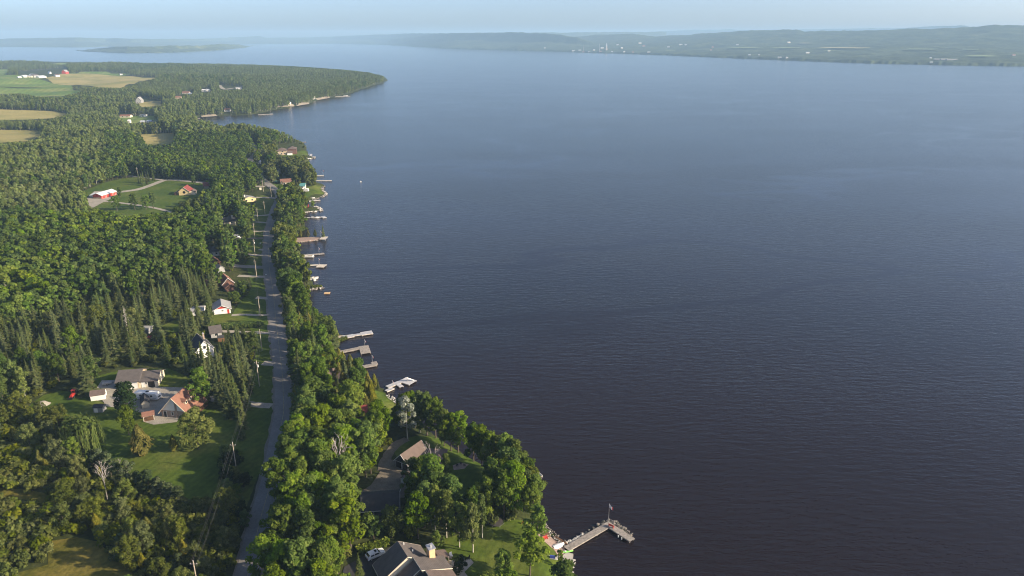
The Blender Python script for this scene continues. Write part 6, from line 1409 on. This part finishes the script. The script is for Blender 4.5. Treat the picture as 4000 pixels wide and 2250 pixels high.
# travel trailers
def trailer(label, u, v, ang, L=7.0, W=2.45, H=2.75, name='travel_trailer'):
    p = at(u, v); r = empty(name, (p[0],p[1],hz(*p)+.16), ang, label, 'trailer')
    q = MB(); q.prism([(-W/2,.6),(W/2,.6),(W/2,H-.12),(W/2-.15,H),(-W/2+.15,H),(-W/2,H-.12)], -L/2, L/2-.5)
    q.add([(L/2-.5,-W/2,.6),(L/2-.5,W/2,.6),(L/2-.5,W/2,H-.12),(L/2-.5,-W/2,H-.12),(L/2,-W/2,.7),(L/2,W/2,.7),(L/2-.1,W/2,1.7),(L/2-.1,-W/2,1.7)], [(0,1,5,4),(1,2,6,5),(2,3,7,6),(3,0,4,7),(4,5,6,7)]); q.build('body', M['white'], r)
    for x in (-2.0,.3,1.9): q = MB(); q.box(x-.4,x+.4,-W/2-.02,-W/2-.003,1.5,2.1); q.build('window', M['glass'], r)
    q = MB(); q.box(L/2-.1,L/2+.0,-.6,.6,1.1,1.6); q.build('front_window', M['glass'], r)
    q = MB(); q.box(-.5,.4,-.35,.35,H+.003,H+.25); q.build('air_conditioner', M['black'], r)
    q = MB(); q.box(-L/2+.1,L/2-.6,-W/2-.015,-W/2-.003,1.0,1.2); q.build('stripe', M['grey_siding'], r)
    for s in (-1,1):
        for x in (-.7,.1): wheel(r, x, s*(W/2-.12), .34, .2)
    q = MB(); q.tube((L/2-.3,-.5,.55),(L/2+1.1,0,.5), .05); q.tube((L/2-.3,.5,.55),(L/2+1.1,0,.5), .05); q.build('hitch', M['black'], r); SPECIAL.append((p[0],p[1],4))
trailer('long white travel trailer parked on the gravel yard', 582, 1560, -.12, 8.2)
trailer('white camping trailer on the lawn of the stone-edged point', 1192, 750, .05, 6.0)
# red tractor
p = at(291,1548); tr = empty('tractor', (p[0],p[1],hz(*p)+.05), -1.5, 'red tractor with loader standing on the grass by the single spruce', 'tractor')
q = MB(); q.prism([(-.35,.6),(.35,.6),(.32,1.35),(-.32,1.35)], .2, 1.9); q.build('bonnet', M['red_paint'], tr)
q = MB(); q.box(-.9,.2,-.5,.5,.6,1.0); q.box(-.95,-.1,-.85,-.5,1.0,1.2); q.box(-.95,-.1,.5,.85,1.0,1.2); q.build('body', M['red_paint'], tr)
q = MB(); q.box(-.75,-.25,-.28,.28,1.0,1.15); q.box(-.8,-.7,-.28,.28,1.15,1.6); q.build('seat', M['black'], tr)
q = MB()
for x, y in ((-.8,-.55),(-.8,.55),(.25,-.55),(.25,.55)): q.tube((x,y,1.0),(x,y,2.3), .05)
q.box(-.95,.4,-.65,.65,2.3,2.38); q.build('canopy', M['red_paint'], tr)
for s in (-1,1):
    q = MB(); q.tube((-.55,s*.6,.7),(-.55,s*.95,.7), .7, .7, 16); q.build('rear_wheel', M['tyre'], tr); q = MB(); q.tube((1.45,s*.5,.4),(1.45,s*.75,.4), .4, .4, 14); q.build('front_wheel', M['tyre'], tr)
    q = MB(); q.tube((.3,s*.48,1.2),(2.4,s*.48,.6), .07); q.build('loader_arm', M['red_paint'], tr)
q = MB(); q.prism([(-.8,.2),(.8,.2),(.8,.8),(-.8,.8)], 2.4, 2.9); q.build('loader_bucket', M['black'], tr)
# small trailer on the slab
p = at(420,1504); st = empty('utility_trailer', (p[0],p[1],hz(*p)+.2), .5, 'small grey utility trailer on the concrete slab', 'trailer')
q = MB(); q.box(-1.4,1.4,-.7,.7,.45,.55); q.box(-1.4,1.4,-.73,-.68,.55,.9); q.box(-1.4,1.4,.68,.73,.55,.9); q.box(-1.43,-1.38,-.7,.7,.55,.9); q.build('bed', M['metal'], st)
for s in (-1,1): wheel(st, 0, s*.85, .3, .18)
q = MB(); q.tube((1.4,0,.45),(2.6,0,.4), .05); q.build('tow_bar', M['black'], st)
# ------------------------------------------------------------------ garden things
def hedge(label, line, wd, H, mk='deep'):
    W = [at(u, v) for u, v in line]; L = Leafy(900+len(label)); c = W[0]; zc = hz(*c)
    for a, b in zip(W[:-1], W[1:]):
        ln = np.linalg.norm(b-a)
        for k in range(int(ln*wd*60)):
            t = L.r.random(); s = L.r.uniform(-.5,.5)*wd; d = (b-a)/ln; x, y = a+(b-a)*t+np.array([-d[1],d[0]])*s; z = hz(x,y)-zc+H*L.r.uniform(.1,1)**.6
            L.quad(Vector((x-c[0],y-c[1],z)), rnd_dir(L.r)+Vector((0,0,.6)), .22, .3, L.r.random())
    o = link_mesh('hedge', L.mesh('hedge', [LEAF[mk]])); o.location = (c[0],c[1],zc); tag(o, label, 'hedge')
hedge('long clipped green hedge between the white cottage and the grey bungalow', [(815,1290),(900,1284),(1000,1278),(1030,1282)], 3.0, 2.4)
hedge('low leafy hedge along the dark driveway', [(1395,2162),(1450,2150),(1520,2128)], 2.0, 1.8, 'bright')
hedge('low border of green shrubs beside the terrace', [(1712,2155),(1722,2180),(1735,2200)], 1.0, .9, 'bright')
hedge('green shrubs on the wedge-shaped platform dock spit', [(1215,1036),(1240,1034)], 1.6, 1.6, 'deep')
hedge('yellow-green reeds on the point above the causeway', [(1165,905),(1180,898),(1196,892)], 4.0, 1.2, 'willow')
hedge('yellow-green shore reeds near the straight grey dock', [(1318,1335),(1345,1326),(1360,1320)], 2.0, 1.0, 'willow')
hedge('weedy tufts on the little dark spit', [(1218,1124),(1258,1122)], 1.6, 1.0, 'willow')
# picnic table, red bench, timber logs, trampoline, garden chairs, mail boxes
p = at(2132,2098); t = empty('picnic_table', (p[0],p[1],hz(*p)+.15), .4, 'brown picnic table on the gravel landing', 'table')
q = MB(); q.box(-.95,.95,-.4,.4,.72,.78); q.build('table_top', M['timber_brown'], t)
for s in (-1,1):
    q = MB(); q.box(-.95,.95,s*.75-.14,s*.75+.14,.42,.47); q.build('bench_seat', M['timber_brown'], t); q = MB(); q.tube((s*.7,-.75,0),(s*.7,0,.72), .05); q.tube((s*.7,.75,0),(s*.7,0,.72), .05); q.build('leg_frame', M['timber_brown'], t)
def bench(label, x, y, z, ang, mat):
    b = empty('bench', (x,y,z), ang, label, 'bench'); q = MB(); q.box(-.75,.75,-.25,.25,.40,.46); q.build('seat', M[mat], b); q = MB(); q.box(-.75,.75,.22,.28,.5,.95); q.build('backrest', M[mat], b)
    for s in (-1,1): q = MB(); q.box(s*.65-.05,s*.65+.05,-.22,.26,0,.40); q.build('leg', M[mat], b)
p = at0(2388,2058,.7); bench('red bench on the corner of the L-shaped dock', p[0], p[1], .68, 2.5, 'red_paint')
p = at(2130,2110); bench('red garden bench on the picnic patio', p[0], p[1], hz(*p)+.15, .6, 'red_paint')
for k, (u, v, a) in enumerate(((2196,2118,-.75),(2202,2124,-.8),(2190,2112,-.7))):
    p = at(u, v); q = MB(); q.tube((-1.8,0,.18),(1.8,0,.18), .16, .13, 8); o = q.build('timber_log', M['timber_brown']); o.location = (p[0],p[1],max(.1,hz(*p))+.1+.0*k); o.rotation_euler = (0,0,a); tag(o, ['brown log lying beside the white boulders','middle brown log on the landing bank','brown log nearest the picnic patio'][k], 'log')
p = at(1938,2048); t = empty('trampoline', (p[0],p[1],hz(*p)), 0, 'round grey trampoline at the far edge of the sunlit lawn', 'trampoline')
q = MB(); q.tube((0,0,.78),(0,0,.80), 1.8, 1.8, 24); q.build('mat', M['trampoline'], t); q = MB()
for i in range(24): a, b = i*math.pi/12, (i+1)*math.pi/12; q.tube((2*math.cos(a),2*math.sin(a),.8),(2*math.cos(b),2*math.sin(b),.8), .06, .06, 5)
q.build('rim', M['black'], t)
for i in range(6): a = i*math.pi/3; q = MB(); q.tube((1.95*math.cos(a),1.95*math.sin(a),0),(1.95*math.cos(a),1.95*math.sin(a),.8), .04); q.build('leg', M['metal'], t)
def chair(label, u, v, mat):
    p = at(u, v); c = empty('garden_chair', (p[0],p[1],hz(*p)+.13), random.uniform(0,6), label, 'chair')
    q = MB(); q.box(-.3,.3,-.3,.3,.36,.42); q.build('seat', M[mat], c); q = MB(); q.add([(-.3,.28,.42),(.3,.28,.42),(.3,.45,1.0),(-.3,.45,1.0),(-.3,.33,.42),(.3,.33,.42),(.3,.5,1.0),(-.3,.5,1.0)], [(0,1,2,3),(7,6,5,4),(0,3,7,4),(1,5,6,2),(3,2,6,7)]); q.build('backrest', M[mat], c)
    for x in (-.26,.26):
        for y in (-.26,.26): q = MB(); q.box(x-.03,x+.03,y-.03,y+.03,0,.36); q.build('leg', M[mat], c)
for lab, u, v, mt in (('black chair left of the stone patio table',1785,1822,'black'),('black chair at the back of the stone patio',1800,1815,'black'),('black chair at the right of the stone patio',1815,1822,'black'),('orange chair under the shore trees',2043,2048,'orange'),('white garden chair beside the terrace path',1763,2176,'white'),('dark chair beyond the terrace shrub',1828,2186,'black')): chair(lab, u, v, mt)
for lab, u, v in (('pale blue mailbox beside the bottom road bend',943,2060),('white mailbox on the lawn near the deep green tree',1018,957),('dark mailbox by the brown house drive',1040,1081)):
    p = at(u, v); mbx = empty('mailbox', (p[0],p[1],hz(*p)), 0, lab, 'mailbox'); q = MB(); q.box(-.05,.05,-.05,.05,-.2,1.0); q.build('post', M['timber_brown'], mbx); q = MB(); q.prism([(-.2,1.0),(.2,1.0),(.2,1.25),(.1,1.38),(-.1,1.38),(-.2,1.25)], -.3, .3); q.build('box', M['white'], mbx)
# terrace fence
A, B = at(1722,2212), at(1762,2206); fe = empty('rail_fence', (A[0],A[1],hz(*A)+.1), math.atan2(*(B-A)[::-1]), 'cream rail fence on the terrace left of the round shrub tree', 'fence'); Lf = float(np.linalg.norm(B-A))
for k in range(4): x = Lf*k/3; q = MB(); q.box(x-.07,x+.07,-.07,.07,-.2,1.1); q.build('post', M['cream'], fe)
for z in (.45,.95): q = MB(); q.box(.08,Lf-.08,-.03,.03,z,z+.12); q.build('rail', M['cream'], fe)
# parasol and flower pots near the blue-roofed house
p = at(868,855); ps = empty('parasol', (p[0],p[1],hz(*p)), 0, 'white garden parasol behind the blue-roofed house', 'parasol')
q = MB(); q.tube((0,0,0),(0,0,2.5), .04); q.build('pole', M['metal'], ps); q = MB(); q.tube((0,0,2.2),(0,0,2.9), 1.8, .05, 10); q.build('canopy', M['white'], ps)
p = at(1018,742); b = empty('lawn_ornament', (p[0],p[1],hz(*p)), .4, 'white curved lawn seat at the gravel lane junction', 'seat'); q = MB(); q.box(-.8,.8,-.5,.5,.3,.5); q.build('seat', M['cream'], b); q = MB(); q.box(-.8,.8,.4,.6,.5,1.8); q.build('backrest', M['cream'], b); q = MB(); q.box(-.7,.7,-.4,.4,-.1,.3); q.build('base', M['cream'], b)
for k, (u, v, lab) in enumerate(((90,1600,'pale gravel heap left of the little lawn'),(168,1580,'grey gravel heap behind the little lawn'))):
    p = at(u, v); m = MB(); n = 14; V = [(0,0,1.3)]; 
    for j, (rr, zz) in enumerate(((.9,1.0),(1.7,.5),(2.5,-.1))):
        for i in range(n): a = 2*math.pi*i/n; q = rr*random.uniform(.85,1.15); V.append((q*math.cos(a),q*math.sin(a)*.8,zz*random.uniform(.85,1.15)))
    Fs = [(0,1+i,1+(i+1)%n) for i in range(n)]
    for j in range(2): Fs += [(1+j*n+i,1+(j+1)*n+i,1+(j+1)*n+(i+1)%n,1+j*n+(i+1)%n) for i in range(n)]
    m.add(V, Fs); o = m.build('gravel_heap', M['gravel'], smooth=True); o.location = (p[0],p[1],hz(*p)); tag(o, lab, 'heap')
# ------------------------------------------------------------------ the far town
k = 0
TOWN = [(2130,191,'w','church-like white building at the waterside left of the far town'),(2238,201,'w',None),(2262,199,'w',None),(2280,205,'t',None),(2305,206,'w',None),(2318,198,'w',None),(2345,204,'t',None),(2352,190,'w',None),(2390,205,'w',None),(2410,178,'w',None),(2430,190,'w',None),(2440,204,'w',None),(2470,207,'t',None),(2500,172,'w',None),(2515,182,'t',None),(2535,207,'w',None),(2610,186,'w',None),(2660,177,'w',None),(2680,178,'w',None),(2780,198,'t',None),(2785,187,'t',None),(2880,178,'w',None),(2930,218,'w',None),(2965,217,'w',None),(3045,228,'w',None),(3075,229,'w',None),(3155,210,'w',None),(3240,200,'w',None),(3080,168,'w',None),(3634,231,'w',None),(3640,247,'w',None),(3960,218,'t',None),(2150,157,'w',None),(2178,157,'w',None)]
for u, v, c, lab in TOWN:
    p = far_at(u, v); s = p.length/5000; r = empty('far_house', (p.x,p.y,p.z), random.uniform(-.3,.3), lab or 'tiny pale house on the far shore', 'house', None if lab else 'tiny houses of the far shore town')
    ww = random.uniform(10,22)*s; unit(r, ww, 10*s, 5.5*s, 3*s, 'x', M['cream' if c == 'w' else 'brick'], M['roof_metal' if c == 'w' else 'roof_brown'], over=.5); k += 1
p = far_at(2367, 196); r = empty('church', (p.x,p.y,p.z), 0, 'white church with tall steeple in the middle of the far town', 'church'); unit(r, 22, 34, 12, 8, 'y', M['brick'], M['roof_lightgrey'])
q = MB(); q.box(-5,5,-10,-.1,-.5,34); q.build('tower', M['cream'], r); q = MB(); q.add([(-5,-10,34),(5,-10,34),(5,-.1,34),(-5,-.1,34),(0,-5,58)], [(0,1,4),(1,2,4),(2,3,4),(3,0,4)]); q.build('spire', M['roof_metal'], r)
for u, hh in ((2340,58),(2280,46)):
    p = far_at(u, 200); r = empty('radio_mast', (p.x,p.y,p.z), 0, 'pale tall mast left of the far church' if u == 2340 else 'thin pale mast at the left end of the far town', 'mast'); q = MB(); q.tube((0,0,-2),(0,0,hh), 2.4, 1.2, 6); q.build('shaft', M['grey_siding'], r); q = MB(); q.tube((0,0,hh),(0,0,hh+6), .5, .2, 5); q.build('antenna', M['metal'], r)
for kk, (u, w) in enumerate(((3668,60),(3690,44),(3720,70))):
    p = far_at(u, 234); r = empty('far_depot', (p.x,p.y,p.z), .05*kk, ['long white depot roof low on the far shore','short white depot roof in the far yard','largest white depot roof of the far yard'][kk], 'depot'); unit(r, w*.8, 12, 4, 2, 'x', M['grey_siding'], M['roof_lightgrey'])

# ------------------------------------------------------------------ tell look-alikes of one small cluster apart by their order from the left
_by = {}
for o in list(SC.objects):
    if o.parent is None and o.get('category') and o.get('label'): _by.setdefault(o['label'], []).append(o)
ORD = {2: ['left of two','right of two'], 3: ['leftmost of three','middle of three','rightmost of three'], 4: ['leftmost of four','second from left','third from left','rightmost of four'],
       5: ['leftmost of five','second from left','middle of five','fourth from left','rightmost of five'], 6: ['leftmost of six','second from left','third from left','fourth from left','fifth from left','rightmost of six']}
for lab, os_ in _by.items():
    if len(os_) in ORD and len(lab.split()) <= 13:
        for o, w_ in zip(sorted(os_, key=lambda q: float(project(q.location.x, q.location.y, q.location.z)[0])), ORD[len(os_)]): o['label'] = lab + ', ' + w_
